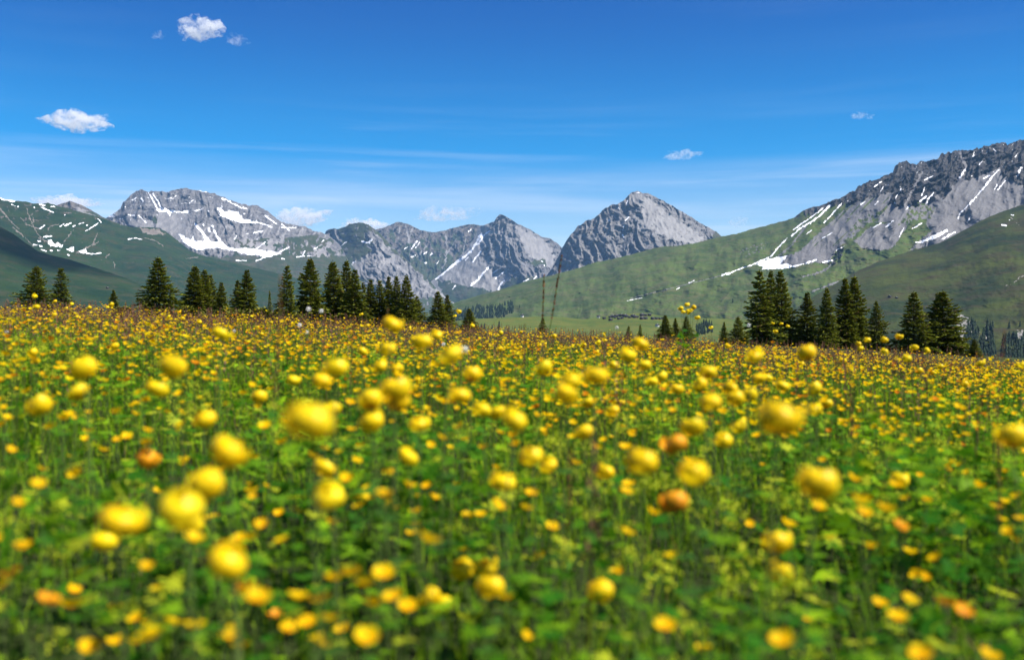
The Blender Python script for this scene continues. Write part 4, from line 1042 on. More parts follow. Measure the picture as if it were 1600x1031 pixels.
n = len(lx); q = rg.uniform(0, 1, n) ** 0.6
top = clump_h(lx, ly, 0.27 + 0.07 * pnoise(lx * 1.1, ly * 1.1, 15))
lz = ground_z(lx, ly) + 0.03 + (top - 0.03) * q
sc_ = rg.uniform(0.012, 0.040, n) * np.interp(ly, [0.8, 2.2], [0.62, 1.0]) * (1 + 0.35 * clump_w(lx, ly))
Rm = rotmats(rg.uniform(0, 6.283, n), rg.normal(-0.15, 0.45, n), rg.uniform(0, 6.283, n))
t = np.clip(rg.uniform(0, 1, n) * 0.8 + 0.4 * pnoise(lx * 2.5, ly * 2.5, 16), 0, 1)
C = lerp((0.028, 0.135, 0.008), (0.310, 0.520, 0.014), t ** 1.8)
ye = rg.uniform(0, 1, n) < 0.10; C[ye] = np.array((0.42, 0.48, 0.024))
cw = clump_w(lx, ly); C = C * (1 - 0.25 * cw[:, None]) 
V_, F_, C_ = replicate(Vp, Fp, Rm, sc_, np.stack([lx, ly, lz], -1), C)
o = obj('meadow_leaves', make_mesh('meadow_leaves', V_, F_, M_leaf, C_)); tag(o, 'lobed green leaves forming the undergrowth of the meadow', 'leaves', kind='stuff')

# frothy yellow-green lady's mantle heads ---------------------------------
rgt = np.random.default_rng(5); nq = 36
cen = rgt.normal(0, 0.5, (nq, 3)) * np.array([1, 1, 0.55]); Vt = []
for c in cen:
    d1 = rgt.normal(0, 1, 3); d1 /= np.linalg.norm(d1); d2 = np.cross(d1, rgt.normal(0, 1, 3)); d2 /= np.linalg.norm(d2)
    Vt += [c - d1 * .13, c + d2 * .09, c + d1 * .13, c - d2 * .09]
Vt = np.array(Vt); Ft = np.arange(nq * 4).reshape(-1, 4)
ax, ay, rg = scatter(lambda x, y: np.interp(y, [0.5, 3, 8, 16], [110, 80, 36, 12]) * np.clip(0.35 + 1.9 * pnoise(x * 1.0 + 15, y * 1.0, 24), 0, 1.6), 0.6, 16, 170, 23)
n = len(ax); az = ground_z(ax, ay) + rg.uniform(0.16, 0.33, n)
t = rg.uniform(0, 1, n); C = lerp((0.34, 0.42, 0.018), (0.55, 0.58, 0.035), t)
V_, F_, C_ = replicate(Vt, Ft, rotmats(rg.uniform(0, 6.28, n), rg.normal(0, .3, n), rg.uniform(0, 6.28, n)), rg.uniform(0.022, 0.042, n), np.stack([ax, ay, az], -1), C)
o = obj('lady_mantle_froth', make_mesh('lady_mantle_froth', V_, F_, M_leaf, C_)); tag(o, 'frothy yellow green flower heads scattered low in the meadow', 'wildflowers', kind='stuff')

# brown-purple grass panicles ----------------------------------------------
nq = 26; Vt = [(-.004, 0, 0), (.004, 0, 0), (.003, 0, 0.62), (-.003, 0, 0.62), (0, -.004, 0), (0, .004, 0), (0, .003, 0.62), (0, -.003, 0.62)]; Ft = [(0, 1, 2, 3), (4, 5, 6, 7)]
for k in range(nq):
    z = 0.60 + 0.40 * k / nq; r = 0.10 * (1.05 - k / nq) * rgt.uniform(0.2, 1); a = rgt.uniform(0, 6.28)
    c = np.array([math.cos(a) * r, math.sin(a) * r, z]); d1 = np.array([math.cos(a) * .4, math.sin(a) * .4, 0.9]) * 0.022; d2 = np.array([-math.sin(a), math.cos(a), 0]) * 0.009
    b = len(Vt); Vt += [c - d1, c + d2, c + d1, c - d2]; Ft.append((b, b + 1, b + 2, b + 3))
Vt = np.array(Vt, float); Ft = np.array(Ft)
gx, gy, rg = scatter(lambda x, y: np.interp(y, [1.2, 3, 6, 11, 16, 24], [0, 1, 20, 36, 40, 14]) * np.clip(0.5 + 1.6 * pnoise(x * 0.5 + 25, y * 0.5, 34), 0.05, 1.8), 1.4, 24, 80, 24)
n = len(gx); t = rg.uniform(0, 1, n)
C = lerp((0.120, 0.050, 0.034), (0.23, 0.125, 0.085), t); gh = rg.uniform(0.34, 0.54, n)
V_, F_, C_ = replicate(Vt, Ft, rotmats(rg.uniform(0, 6.28, n), rg.normal(0, .12, n), rg.uniform(0, 6.28, n)), np.stack([gh * 0.8, gh * 0.8, gh], -1), np.stack([gx, gy, ground_z(gx, gy)], -1), C)
o = obj('grass_panicles', make_mesh('grass_panicles', V_, F_, M_dry, C_)); tag(o, 'purplish brown grass panicles veiling the far half of the meadow', 'grass', kind='stuff')

# buttercups ---------------------------------------------------------------
def buttercup_tpl(seed=0, opening=0.75):
    rg_ = np.random.default_rng(seed); V = []; Fc = []; sh = []
    for k in range(5):
        a = 2 * np.pi * k / 5 + rg_.uniform(-.1, .1); op = opening + rg_.uniform(-.15, .15)
        f = np.array([math.cos(a), math.sin(a), 0]); s = np.array([-math.sin(a), math.cos(a), 0]); b = len(V)
        prof = [(0.05, 0.0, 0.08), (0.48, 0.16 / op * .75, 0.40), (0.86, 0.48 / op * .75, 0.52), (1.0, 0.66 / op * .75, 0.30)]
        for r, z, w in prof:
            for q in (-1, 0, 1):
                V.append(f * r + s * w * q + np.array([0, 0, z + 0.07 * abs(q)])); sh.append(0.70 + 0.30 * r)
        for i in range(3):
            for q in range(2):
                o_ = b + i * 3 + q; Fc += [(o_, o_ + 1, o_ + 4), (o_, o_ + 4, o_ + 3)]
    b = len(V)      # boss of stamens
    for k in range(6):
        a = k * 1.047; V.append(np.array([math.cos(a) * .24, math.sin(a) * .24, 0.16])); sh.append(0.6)
    V.append(np.array([0, 0, 0.34])); sh.append(0.6)
    for k in range(6): Fc.append((b + k, b + (k + 1) % 6, b + 6))
    return np.array(V), np.array(Fc), np.array(sh)

def stem_tpl(sides=3, seg=2):
    V = []; Fc = []
    for i in range(seg + 1):
        s = i / seg; r = 1 - 0.35 * s
        for k in range(sides):
            a = 2 * np.pi * k / sides; V.append((math.cos(a) * r, math.sin(a) * r, s))
    for i in range(seg):
        for k in range(sides):
            a = i * sides + k; b = i * sides + (k + 1) % sides; Fc += [(a, b, b + sides), (a, b + sides, a + sides)]
    return np.array(V, float), np.array(Fc)

def bare(x, y):       # green gaps without flowers, as in the photograph
    px = 800 + F * x / y; w = np.ones(np.shape(x))
    for cx, cy, rx, ry in [((990 - 800) / F * 1.35, 1.35, 0.30, 0.35), ((240 - 800) / F * 1.6, 1.5, 0.3, 0.22), ((1250 - 800) / F * 1.5, 1.45, 0.3, 0.3), ((1480 - 800) / F * 1.2, 1.15, 0.25, 0.2), ((1400 - 800) / F * 2.4, 2.3, 0.30, 0.3), ((600 - 800) / F * 2.2, 2.15, 0.25, 0.25), ((850 - 800) / F * 1.7, 1.75, 0.4, 0.25)]:
        w = w * (1 - 0.85 * np.exp(-((x - cx) / rx) ** 2 - ((y - cy) / ry) ** 2))
    return w
ux, uy, rg = scatter(lambda x, y: np.interp(y, [0.8, 1.6, 2.6, 4, 8, 14, 22], [74, 175, 260, 215, 128, 88, 28]) * np.clip(np.interp(y, [1.0, 1.6, 4, 7], [0.5, 0.72, 0.66, 0.46]) + 1.4 * pnoise(x * 0.8 + 2, y * 0.8, 44) + 1.0 * pnoise(x * 2.3, y * 2.3, 45), 0.08, 2.2) * bare(x, y), 0.85, 24, 520, 25)
n = len(ux)
uh = np.clip(rg.normal(0.33, 0.055, n), 0.18, 0.48) * np.interp(uy, [0.9, 2.5, 8], [0.84, 0.97, 1.05])
usc = rg.uniform(0.0070, 0.0142, n) * np.interp(uy, [2, 12], [1.0, 1.15])
order = np.argsort(uy)

TRACED_B = [(525, 905, 38), (548, 898, 34), (572, 913, 42), (600, 898, 40), (465, 935, 38), (503, 938, 38), (585, 945, 40), (615, 935, 38), (637, 950, 36), (430, 965, 30), (450, 985, 34), (480, 975, 36), (515, 968, 40), (497, 1000, 34), (575, 1000, 46), (535, 985, 30), (1040, 980, 40), (1100, 1018, 34), (1222, 1005, 46),
            (1265, 970, 28), (1375, 945, 30), (1420, 940, 32), (1403, 967, 38), (1480, 945, 40), (1505, 960, 36), (1440, 1025, 44), (1545, 1028, 40), (1463, 873, 30), (1362, 855, 28), (1050, 870, 28), (965, 895, 26), (980, 833, 28), (862, 825, 26), (842, 870, 22), (978, 770, 26), (1022, 803, 26), (1278, 793, 30), (1345, 785, 34), (1382, 796, 34),
            (1350, 803, 30), (1405, 825, 30), (1570, 785, 20), (650, 800, 24), (648, 820, 22), (645, 835, 24), (600, 775, 32), (608, 790, 24), (542, 750, 26), (437, 803, 22), (465, 800, 26), (35, 857, 34), (18, 900, 40), (75, 942, 42), (66, 908, 26), (115, 925, 28), (180, 952, 26), (230, 975, 26), (270, 974, 34), (305, 980, 40), (140, 1015, 40),
            (180, 1005, 34), (210, 1005, 34), (365, 990, 36), (375, 1012, 34), (388, 920, 38), (830, 773, 24), (822, 795, 26), (1530, 760, 22), (1587, 845, 22), (1595, 812, 24), (1565, 812, 22), (730, 808, 24), (752, 806, 24), (725, 860, 22)]
ORANGE_B = {(18, 900), (75, 942), (1505, 960), (1480, 945), (1405, 825), (388, 920), (430, 965)}
bt = [buttercup_tpl(k, 0.7 + 0.12 * k) for k in range(4)]
def shade_col(sh): return np.repeat(sh[:, None], 3, 1)
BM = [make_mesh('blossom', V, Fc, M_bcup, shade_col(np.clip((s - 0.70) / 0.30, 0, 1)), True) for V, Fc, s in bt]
BMO = [make_mesh('blossom', V, Fc, M_bcup_old, shade_col(np.clip((s - 0.70) / 0.30, 0, 1)), True) for V, Fc, s in bt[:2]]
Vs, Fs = stem_tpl(5, 3); Vs2 = Vs * np.array([0.0011, 0.0011, 1]); STEM_B = make_mesh('stem', Vs2, Fs, M_stem, smooth_=True)
Vs3 = Vs * np.array([0.0018, 0.0018, 1]); STEM_G = make_mesh('stem', Vs3, Fs, M_stem, smooth_=True)

def flower(name, x, y, ztop, size, blossom, stem, rnd, tilt=0.35, squash=1.0, yaw=None, leaf=None):
    gz = float(ground_z(x, y)); h = max(ztop - gz, 0.05)
    o = empty(name, (x, y, gz))
    lx_, ly_ = rnd.uniform(-0.06, 0.06), rnd.uniform(-0.05, 0.05)
    # the stem leans from a foot set beside the blossom's plumb line
    s = obj('stem', stem, o)
    s.location = (-lx_, -ly_, -0.02)
    d = Vector((lx_, ly_, h + 0.02)); s.rotation_euler = d.to_track_quat('Z', 'Y').to_euler(); s.scale = (1, 1, d.length)
    b = obj('blossom', blossom, o, (0, 0, h))
    b.scale = (size, size, size * squash)
    b.rotation_euler = (rnd.uniform(-tilt, tilt), rnd.uniform(-tilt, tilt), rnd.uniform(0, 6.28))
    if leaf is not None:
        for k in range(2):
            f = obj('leaf', leaf, o, (-lx_ * (1 - (0.45 + 0.2 * k)), -ly_ * (1 - (0.45 + 0.2 * k)), h * (0.45 + 0.2 * k)))
            f.rotation_euler = (rnd.uniform(-0.5, 0.2), 0, rnd.uniform(0, 6.28)); f.scale = (1 - 0.3 * k,) * 3
    return o

rb = random.Random(3)
LB = {(575, 1000): 'blurred golden buttercup at the lower edge below the big buttercup drift', (1040, 980): 'blurred golden buttercup alone near the bottom, right of centre', (1222, 1005): 'blurred oval buttercup at the bottom edge, far right of centre', (1463, 873): 'single small orange yellow buttercup in the dark green at lower right',
      (1050, 870): 'small round buttercup right of the lone lower central globeflower', (18, 900): 'orange faded buttercup at the left edge, lower left', (75, 942): 'reddish orange faded buttercup in the lower left corner', (1480, 945): 'left of the two touching orange buttercups at lower right', (1505, 960): 'right of the two touching orange buttercups at lower right',
      (1265, 970): 'small buttercup between two bottom edge buttercups at lower right', (862, 825): 'small squarish buttercup in the green below centre', (980, 833): 'small buttercup with a bright spot above the lone lower central globeflower', (842, 870): 'tiny buttercup dot in the green below centre', (1403, 967): 'lowest of the three buttercups in a triangle at lower right',
      (1375, 945): 'left of the three buttercups in a triangle at lower right', (1420, 940): 'right upper of the three buttercups in a triangle at lower right', (650, 800): 'topmost of three buttercups stacked in a column left of centre', (648, 820): 'middle of three buttercups stacked in a column left of centre', (645, 835): 'lowest of three buttercups stacked in a column left of centre'}
nb_ind = 0
PATCH = []
for (px, py, s) in TRACED_B:
    d = 0.0285 * F / s
    p = place(px, py, d)
    gz = float(ground_z(p[0], p[1]))
    while p[2] - gz < 0.15 and d > 0.6:
        d *= 0.95; p = place(px, py, d); gz = float(ground_z(p[0], p[1]))
    old = (px, py) in ORANGE_B
    o = flower('buttercup', p[0], p[1], p[2], 0.5 * s * d / F * 0.84, (rb.choice(BMO) if old else rb.choice(BM)), STEM_B, rb, 0.4)
    drift = 400 < px < 650 and py > 880
    if (px, py) not in LB: PATCH.append((o, px, py, 'buttercup'))
    tag(o, LB.get((px, py)), 'buttercup',
        'buttercups in the bottom drift' if drift else 'buttercups in the near meadow'); nb_ind += 1
pxs, pys = to_px((ux, uy, ground_z(ux, uy) + uh))
vis = [k for k in order if -5 < pxs[k] < 1605 and 500 < pys[k] < 1036]
near = vis[:300 - nb_ind]; near_set = set(near)
for k in near:
    x, y = ux[k], uy[k]; zt = float(ground_z(x, y)) + uh[k]
    o = flower('buttercup', x, y, zt, usc[k], rb.choice(BM), STEM_B, rb, 0.45)
    tag(o, None, 'buttercup', 'buttercups in the near meadow'); PATCH.append((o, pxs[k], pys[k], 'buttercup'))
rest = np.array([k for k in order if k not in near_set])
VA = []; FA = []; CA = []; off = 0
for v in range(4):
    ids = rest[v::4]; m_ = len(ids)
    loc = np.stack([ux[ids], uy[ids], ground_z(ux[ids], uy[ids]) + uh[ids]], -1)
    C = lerp((0.97, 0.74, 0.006), (0.96, 0.50, 0.004), rg.uniform(0, 1, m_)); od = rg.uniform(0, 1, m_) < 0.13; C[od] = np.array((0.80, 0.28, 0.008))
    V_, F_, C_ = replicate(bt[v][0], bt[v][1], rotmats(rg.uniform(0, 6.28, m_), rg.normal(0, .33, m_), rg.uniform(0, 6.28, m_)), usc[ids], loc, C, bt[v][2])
    VA.append(V_); FA.append(F_ + off); CA.append(C_); off += len(V_)
o = obj('buttercup_field', make_mesh('buttercup_field', np.concatenate(VA), np.concatenate(FA), M_butter, np.concatenate(CA))); tag(o, 'thousands of small golden buttercups carpeting the farther meadow', 'buttercups', kind='stuff')
Vs4, Fs4 = stem_tpl(3, 1); m_ = len(rest)
loc = np.stack([ux[rest], uy[rest], ground_z(ux[rest], uy[rest]) - 0.01], -1)
C = lerp((0.07, 0.12, 0.022), (0.12, 0.13, 0.04), rg.uniform(0, 1, m_))
V_, F_, C_ = replicate(Vs4, Fs4, rotmats(rg.uniform(0, 6.28, m_), 0 * loc[:, 0], 0 * loc[:, 0]), np.stack([np.full(m_, .0011), np.full(m_, .0011), uh[rest] + 0.012], -1), loc, C)
o2 = obj('stems', make_mesh('stems', V_, F_, M_grass, C_), o); o2['kind'] = 'stuff'

# globeflowers -------------------------------------------------------------
def globe_tpl(seed):
    """closed globe of overlapping cupped petals"""
    rg_ = np.random.default_rng(seed); V = []; Fc = []; sh = []
    for ring, (npet, rad, up0, up1) in enumerate(((5, 1.0, -0.95, 1.05), (5, 0.95, -0.75, 1.25), (4, 0.87, -0.55, 1.38))):
        for k in range(npet):
            a = 2 * np.pi * (k + 0.5 * (ring % 2)) / npet + rg_.uniform(-.12, .12); rr = rad * rg_.uniform(0.90, 1.08); b = len(V)
            fl = (rg_.uniform(0.25, 0.55) if rg_.uniform() < 0.35 else rg_.uniform(0.0, 0.16)) if ring == 0 else rg_.uniform(0, 0.06); tp = up1 * rg_.uniform(0.70 if ring == 0 else 0.90, 1.04)
            ni, nj = 5, 4
            for i in range(ni + 1):
                s = i / ni; el = up0 + (tp - up0) * s
                half = (0.75 * math.sin(math.pi * min(0.16 + s * 0.80, 1.0)) + 0.06)
                for j in range(nj + 1):
                    w = (j / nj - 0.5) * 2
                    az = a + w * half / max(math.cos(el) * 0.85, 0.42) * 0.92
                    r2 = rr * (1 + fl * s * s + 0.06 * (1 - w * w) + 0.085 * w) * (1 + 0.022 * rg_.normal())
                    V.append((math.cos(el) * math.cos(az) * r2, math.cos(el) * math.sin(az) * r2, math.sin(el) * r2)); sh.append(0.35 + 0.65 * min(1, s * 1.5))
            for i in range(ni):
                for j in range(nj):
                    q = b + i * (nj + 1) + j; Fc.append((q, q + 1, q + nj + 2, q + nj + 1))
    return np.array(V), np.array(Fc), np.array(sh)
gt = [globe_tpl(k) for k in range(9)]
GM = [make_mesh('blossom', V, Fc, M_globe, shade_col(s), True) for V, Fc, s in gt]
GMO = [make_mesh('blossom', V, Fc, M_globe_old, shade_col(s), True) for V, Fc, s in gt[:2]]
LEAF = make_mesh('leaf', Vp * 0.034, Fp, M_leaf, np.tile(np.array([[0.045, 0.125, 0.018]]), (len(Vp), 1)))

# px, py, width in px, label for the ones that stand out
TRACED_G = [
    (482, 658, 82, 'largest blurred yellow globeflower, left of centre'), (517, 640, 34, 'small globeflower overlapping the upper right of the largest one'), (1217, 655, 66, 'large blurred globeflower right of centre, level with the largest one'),
    (356, 706, 58, 'big globeflower below and left of the largest one'), (322, 758, 62, 'upper of two touching big globeflowers at left'), (283, 794, 74, 'lower and larger of two touching big globeflowers at left'), (298, 815, 46, 'globeflower tucked under the larger of two touching ones at left'),
    (188, 813, 72, 'wide flat globeflower low at left beside a smaller one'), (162, 846, 46, 'smaller round globeflower under the wide flat one at left'), (355, 878, 66, 'big globeflower lowest on the left side, above the bottom drift'),
    (131, 577, 44, 'globeflower high at far left, above another one'), (122, 613, 34, 'globeflower just under the high far left one'), (62, 634, 38, 'leftmost mid sized globeflower near the left edge'), (270, 572, 44, 'globeflower with a bright top at left, above a smaller one'), (245, 607, 36, 'globeflower just below the bright topped one at left'),
    (345, 521, 28, 'globeflower nearest the meadow crest at left'), (612, 507, 33, 'globeflower on the crest before the central spruces'), (660, 535, 32, 'globeflower in the small group right of the crest one'), (648, 530, 18, None), (683, 523, 20, 'small globeflower at the upper right of the crest group'), (704, 555, 42, 'big globeflower below the gap right of the central spruces'), (737, 585, 30, 'globeflower below right of the big one in the centre gap'),
    (606, 546, 28, None), (566, 549, 16, None), (594, 572, 24, 'left of two small round globeflowers over the dark leaf clump'), (620, 577, 21, 'right of two small round globeflowers over the dark leaf clump'), (524, 575, 42, 'globeflower above left of the dark leaf clump'), (502, 595, 34, 'globeflower just below the one left of the dark leaf clump'), (458, 594, 23, None),
    (578, 625, 40, 'tilted globeflower at the lower left of the dark leaf clump'), (615, 610, 46, 'upper of two overlapping globeflowers below the dark leaf clump'), (622, 626, 42, 'lower of two overlapping globeflowers below the dark leaf clump'), (655, 594, 15, None), (580, 658, 40, 'globeflower right of the largest one'), (654, 662, 34, None), (718, 618, 38, None), (753, 640, 32, None), (778, 645, 30, None), (805, 656, 44, 'right end of the chain of touching globeflowers in the centre'),
    (787, 753, 42, 'round globeflower alone in the centre below the chain'), (830, 712, 40, 'globeflower at upper left of a slanting pair in the centre'), (857, 728, 32, 'globeflower at lower right of a slanting pair in the centre'), (850, 577, 28, None), (892, 595, 34, 'globeflower left of a broad one above centre'), (931, 588, 40, 'broad globeflower above centre, right of its neighbour'), (885, 615, 40, None), (919, 630, 22, None), (957, 643, 25, None), (970, 630, 15, None),
    (1000, 538, 27, 'globeflower near the crest right of centre'), (980, 555, 26, 'tilted globeflower just under the crest one right of centre'), (1005, 571, 23, None), (959, 571, 17, None), (1018, 596, 22, None), (1033, 589, 20, None), (1057, 608, 21, None), (1094, 602, 25, None), (1105, 582, 27, None), (1110, 629, 38, 'globeflower with a drooping petal right of centre'), (1080, 668, 42, 'round globeflower below the drooping petal one'),
    (1056, 694, 40, 'orange tinted fading globeflower right of centre'), (1003, 721, 52, 'big round globeflower right of centre in the green'), (1082, 738, 52, 'big globeflower right of the round one in the green'), (945, 738, 32, None), (912, 675, 33, 'small tilted globeflower in the centre green'), (1130, 687, 32, None), (1153, 667, 27, None), (1178, 557, 28, 'tilted globeflower near the crest left of the right spruces'), (1140, 608, 26, None), (1148, 623, 30, None), (1170, 617, 27, None),
    (1185, 592, 23, None), (1198, 590, 19, None), (1222, 603, 24, None), (1260, 552, 30, 'globeflower near the crest below the right spruces'), (1272, 608, 24, None), (1290, 632, 19, None), (1271, 640, 25, None), (1276, 756, 62, 'large round globeflower low on the right side'), (1581, 683, 46, 'big globeflower at the right edge'), (1405, 750, 30, None), (1213, 848, 46, 'flat globeflower low right, above another'), (1217, 895, 44, 'globeflower just below the flat one low right'),
    (937, 922, 48, 'lone globeflower near the bottom right of centre'), (767, 917, 48, 'lower one of three bunched globeflowers near the bottom centre'), (722, 890, 40, 'left one of three bunched globeflowers near the bottom centre'), (760, 888, 36, 'right one of three bunched globeflowers near the bottom centre'), (672, 934, 36, 'left half of a slanting pair of globeflowers near the bottom'), (692, 944, 36, 'right half of a slanting pair of globeflowers near the bottom'),
    (515, 776, 52, 'wide globeflower below the largest one'), (507, 732, 38, 'globeflower between the largest one and the wide one below it'), (638, 712, 38, None), (230, 717, 36, 'reddish orange fading globeflower at left'), (320, 655, 40, 'spiky petalled globeflower at left of the largest one'), (405, 620, 26, None), (1054, 785, 46, 'ragged orange fading globeflower low in the right centre'),
    (1355, 531, 12, None), (1343, 545, 11, None), (1341, 538, 11, None), (1382, 531, 13, None), (1382, 549, 12, None), (1404, 526, 12, None), (1429, 543, 14, None), (1417, 560, 16, None), (1532, 568, 14, None), (1597, 571, 14, None), (1436, 580, 12, None), (1316, 563, 12, None), (1507, 600, 13, None), (1495, 610, 12, None),
    (1073.4, 476.3, 9, 'topmost globeflower of the tall bunch standing over the crest'), (1084, 480, 9, 'right upper globeflower of the tall bunch over the crest'), (1063.7, 482, 9, 'leftmost globeflower of the tall bunch over the crest'), (1067.5, 487.4, 8, 'lower left globeflower of the tall bunch over the crest'), (1074.7, 488, 9, 'lowest middle globeflower of the tall bunch over the crest'), (1079.4, 484.6, 9, 'inner globeflower of the tall bunch over the crest'), (1089.5, 496.7, 9.5, 'globeflower hanging lowest at the right of the tall bunch'),
    (54, 463, 8.5, 'tiny globeflower standing before the broad leftmost spruce'), (86, 471, 7, None), (112, 475, 6.5, None), (565, 491, 6.5, None), (717, 487, 8, 'small globeflower just right of the two spruces'), (711, 494, 6, None), (168, 480, 6, None), (280, 488, 6, None), (1111, 512, 7, None), (1212, 518, 7, None), (1221, 506, 6, None), (1231, 510, 6, None), (1207, 505, 6, None), (738, 509, 8, None), (782, 520, 9, None),
]
ORANGE_G = {(1056, 694), (230, 717), (1054, 785)}
rf = random.Random(9); gcount = 0
for (px, py, s, lb) in TRACED_G:
    s_eff = s
    d = 0.0425 * F / s_eff
    p = place(px, py, d); gz = float(ground_z(p[0], p[1]))
    while p[2] - gz < 0.16: d *= 0.95; p = place(px, py, d); gz = float(ground_z(p[0], p[1]))
    while p[2] - gz > 0.74 and d > 3: d *= 0.97; p = place(px, py, d); gz = float(ground_z(p[0], p[1]))
    r = 0.5 * s_eff * d / F * 0.87
    old = (px, py) in ORANGE_G
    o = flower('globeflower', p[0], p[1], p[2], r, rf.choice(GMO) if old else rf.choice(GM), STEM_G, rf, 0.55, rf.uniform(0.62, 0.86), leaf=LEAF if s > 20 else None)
    far = s < 13.5
    if not lb: PATCH.append((o, px, py, 'globeflower'))
    tag(o, lb, 'globeflower', 'distant globeflowers' if far else 'globeflowers of the middle meadow'); gcount += 1
gx, gy, rg = scatter(lambda x, y: 2.6 * np.clip(0.4 + 1.5 * pnoise(x * .6, y * .6, 54), 0, 2), 3.4, 12, 4, 26)
for k in range(min(len(gx), 296 - gcount)):
    x, y = gx[k], gy[k]; zt = float(ground_z(x, y)) + rf.uniform(0.34, 0.52); qx, qy = to_px((x, y, zt))
    if not -4 < qx < 1604: continue
    o = flower('globeflower', x, y, zt, rf.uniform(0.013, 0.018), rf.choice(GM), STEM_G, rf, 0.55, rf.uniform(0.62, 0.86))
    tag(o, None, 'globeflower', 'distant globeflowers'); PATCH.append((o, qx, qy, 'globeflower'))

# every unlabelled flower is told apart by its patch and its rank in it
COLS = ['leftmost spruces', 'left spruce clump', 'tall dense spruce', 'central spruce end', 'two sorrel stalks', 'tall globeflower bunch', 'dark spruce column', 'last big spruce pair']
ROWS = [(515, 'on the crest'), (540, 'just behind the crest line'), (570, 'high in the meadow'), (600, 'in the upper meadow'), (650, 'in the upper middle meadow'), (700, 'in the middle meadow'), (750, 'below the middle meadow'), (800, 'in the lower meadow'), (850, 'low in the meadow'), (900, 'near the bottom'), (960, 'close to the bottom'), (9999, 'at the bottom edge')]
ORD = ['leftmost', 'second from left', 'third from left', 'fourth from left', 'fifth from left', 'sixth from left', 'seventh from left', 'eighth from left', 'ninth from left', 'tenth from left', 'eleventh from left', 'twelfth from left', 'thirteenth from left', 'fourteenth from left', 'fifteenth from left', 'sixteenth from left', 'seventeenth from left', 'eighteenth from left', 'nineteenth from left', 'twentieth from left']
ORD += ['twenty-%s from left' % w for w in ('first', 'second', 'third', 'fourth', 'fifth', 'sixth', 'seventh', 'eighth', 'ninth')]
cells = {}
for o, px, py, kw in PATCH:
    c = int(min(max(px // 200, 0), 7)); r_ = next(i for i, (lim, _) in enumerate(ROWS) if py < lim)
    cells.setdefault((c, r_, kw), []).append((px, o))
for (c, r_, kw), L in cells.items():
    L.sort(key=lambda e: e[0])
    for i, (px, o) in enumerate(L):
        o['label'] = 'yellow %s %s below the %s, %s' % (kw, ROWS[r_][1], COLS[c], ORD[min(i, len(ORD) - 1)] if len(L) > 1 else 'single')

# sorrel, seed heads ---------------------------------------------------------
def sorrel(px, top, d, label, lean=0.0, seed=0, hmin=0.3):
    tk = 1.0 if d < 5 else 2.3
    rg_ = np.random.default_rng(seed)
    p = place(px, top, d); gz = float(ground_z(p[0], p[1])); h = max(p[2] - gz, hmin)
    o = empty('sorrel_stalk', (p[0], p[1], gz))
    s = obj('stem', make_mesh('stem', Vs * np.array([0.0015 * tk, 0.0015 * tk, h]) + np.stack([lean * h * (Vs[:, 2] - 1) , 0 * Vs[:, 2], 0 * Vs[:, 2]], -1), Fs, M_stem, smooth_=True), o)
    VV = []
    for k in range(90):
        t = 0.62 + 0.38 * rg_.uniform() ** 0.8; a = rg_.uniform(0, 6.28); r = rg_.uniform(0.001, 0.005) * (1.4 - t) * 1.6
        c = np.array([lean * h * (t - 1) + math.cos(a) * r, math.sin(a) * r, t * h]); r *= tk; q = rg_.uniform(0.0022, 0.004) * tk
        d1 = np.array([math.cos(a) * .5, math.sin(a) * .5, 0.8]) * q; d2 = np.array([-math.sin(a), math.cos(a), 0]) * q * 0.8
        VV += [c - d1, c + d2, c + d1, c - d2]
    VV = np.array(VV); obj('flower_spike', make_mesh('flower_spike', VV, np.arange(len(VV)).reshape(-1, 4), M_sorrel), o)
    tag(o, label, 'sorrel', 'reddish sorrel stalks')
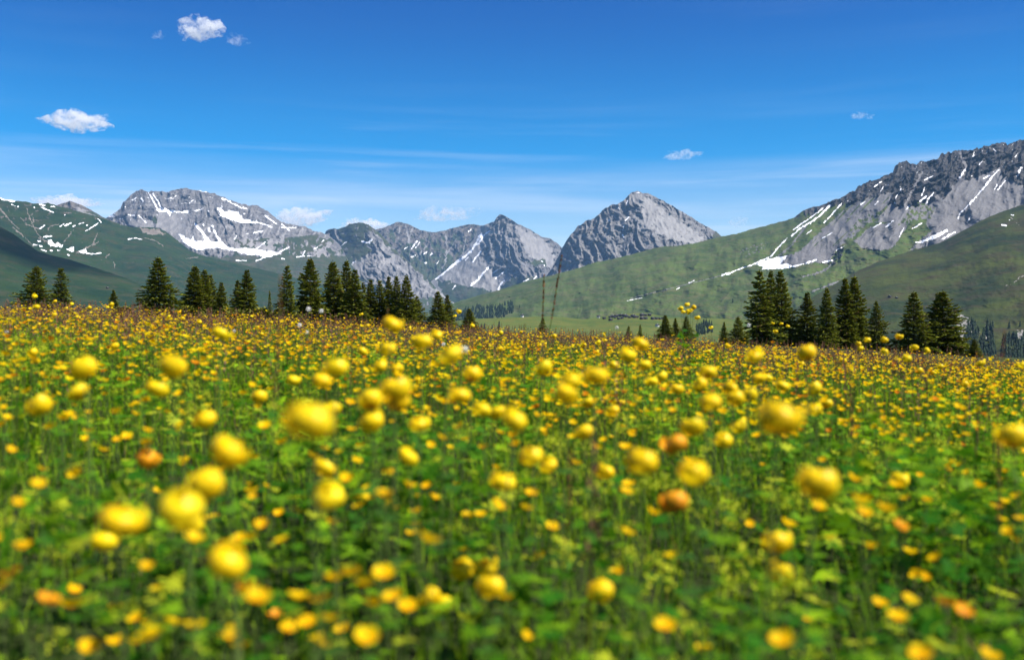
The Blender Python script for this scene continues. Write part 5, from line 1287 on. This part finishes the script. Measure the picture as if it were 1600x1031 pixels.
for a in [(850, 429, 5.5, 'shorter of the two tall sorrel stalks crossing the right slope', 0.03, 1), (878, 398, 5.5, 'taller leaning sorrel stalk with a red tip before the pyramid', 0.16, 2), (1570, 518, 2.6, 'blurred reddish sorrel stalk near the right edge', 0.08, 3), (440, 432, 1.9, 'faint reddish sorrel stalk before the open yellowish spruce', 0.06, 4),
          (606, 478, 3.5, 'reddish sorrel tip before the dark middle of the central spruces', 0.0, 5), (553, 494, 3.0, 'reddish brown sorrel tip at the foot of the central spruces', 0.05, 6), (1120, 538, 2.6, 'reddish sorrel smudge near the crest right of centre', 0.08, 7), (1327, 571, 2.6, 'rusty sorrel smudge in the right meadow', -0.05, 8),
          (1562, 690, 1.7, 'dark red sorrel spike below the big right edge globeflower', 0.0, 9), (893, 700, 1.6, 'rusty sorrel spike in the centre green', 0.05, 10), (1312, 545, 3.4, 'reddish sorrel in the crest below the dark spruce column', 0.1, 11), (1535, 612, 2.6, 'rusty orange sorrel in the far right meadow', 0.1, 12), (820, 505, 4.0, 'thin brown stalk on the crest left of the young spruce', 0.02, 13)]:
    sorrel(*a)

Vi2, Fi2 = ico(2)
def seed_head(px, py, s, label, seed):
    rg_ = np.random.default_rng(seed); d = 0.030 * F / s
    p = place(px, py, d); gz = float(ground_z(p[0], p[1]))
    while p[2] - gz > 0.72 and d > 1.5: d *= 0.97; p = place(px, py, d); gz = float(ground_z(p[0], p[1]))
    h = p[2] - gz; r = 0.5 * s * d / F * 0.9
    o = empty('seed_head', (p[0], p[1], gz))
    obj('stem', make_mesh('stem', Vs * np.array([0.0016, 0.0016, h]), Fs, M_stem, smooth_=True), o)
    VV = []
    for v in Vi2:
        k = v * r * rg_.uniform(0.8, 1.05); a = np.cross(v, rg_.normal(0, 1, 3)); a /= np.linalg.norm(a) + 1e-9; b = np.cross(v, a)
        VV += [k + a * r * .24, k + b * r * .24, k - a * r * .24, k - b * r * .24]
    VV = np.array(VV); VV[:, 2] += h
    obj('fluff', make_mesh('fluff', VV, np.arange(len(VV)).reshape(-1, 4), M_seed), o)
    tag(o, label, 'seed head', 'white fluffy seed heads')
for k, a in enumerate([(482, 483, 9, 'white fluffy seed head before the tall dense spruce'), (502, 486, 8.5, 'paler seed head right of the white one before the dense spruce'), (726, 546, 13, 'largest white seed head, right of the big centre gap globeflower'), (693, 538, 7, 'small white seed head left of the largest one'), (964, 512, 6.5, 'white seed head on the crest below the village'),
                       (468, 508, 8, 'greyish seed head low in the crest before the spruces at left centre'), (480, 519, 7, 'small white seed head just below the greyish one'), (366, 517, 6, 'small white seed head right of the crest globeflower at left'), (10, 519, 7, 'white seed head close to the left edge'), (100, 703, 11, 'round pale seed head low on the left'), (1170, 508, 7, 'brownish white seed head on the crest left of the right spruces'), (741, 603, 6, 'tiny pale seed head under the centre gap globeflowers')]):
    seed_head(*a, k)
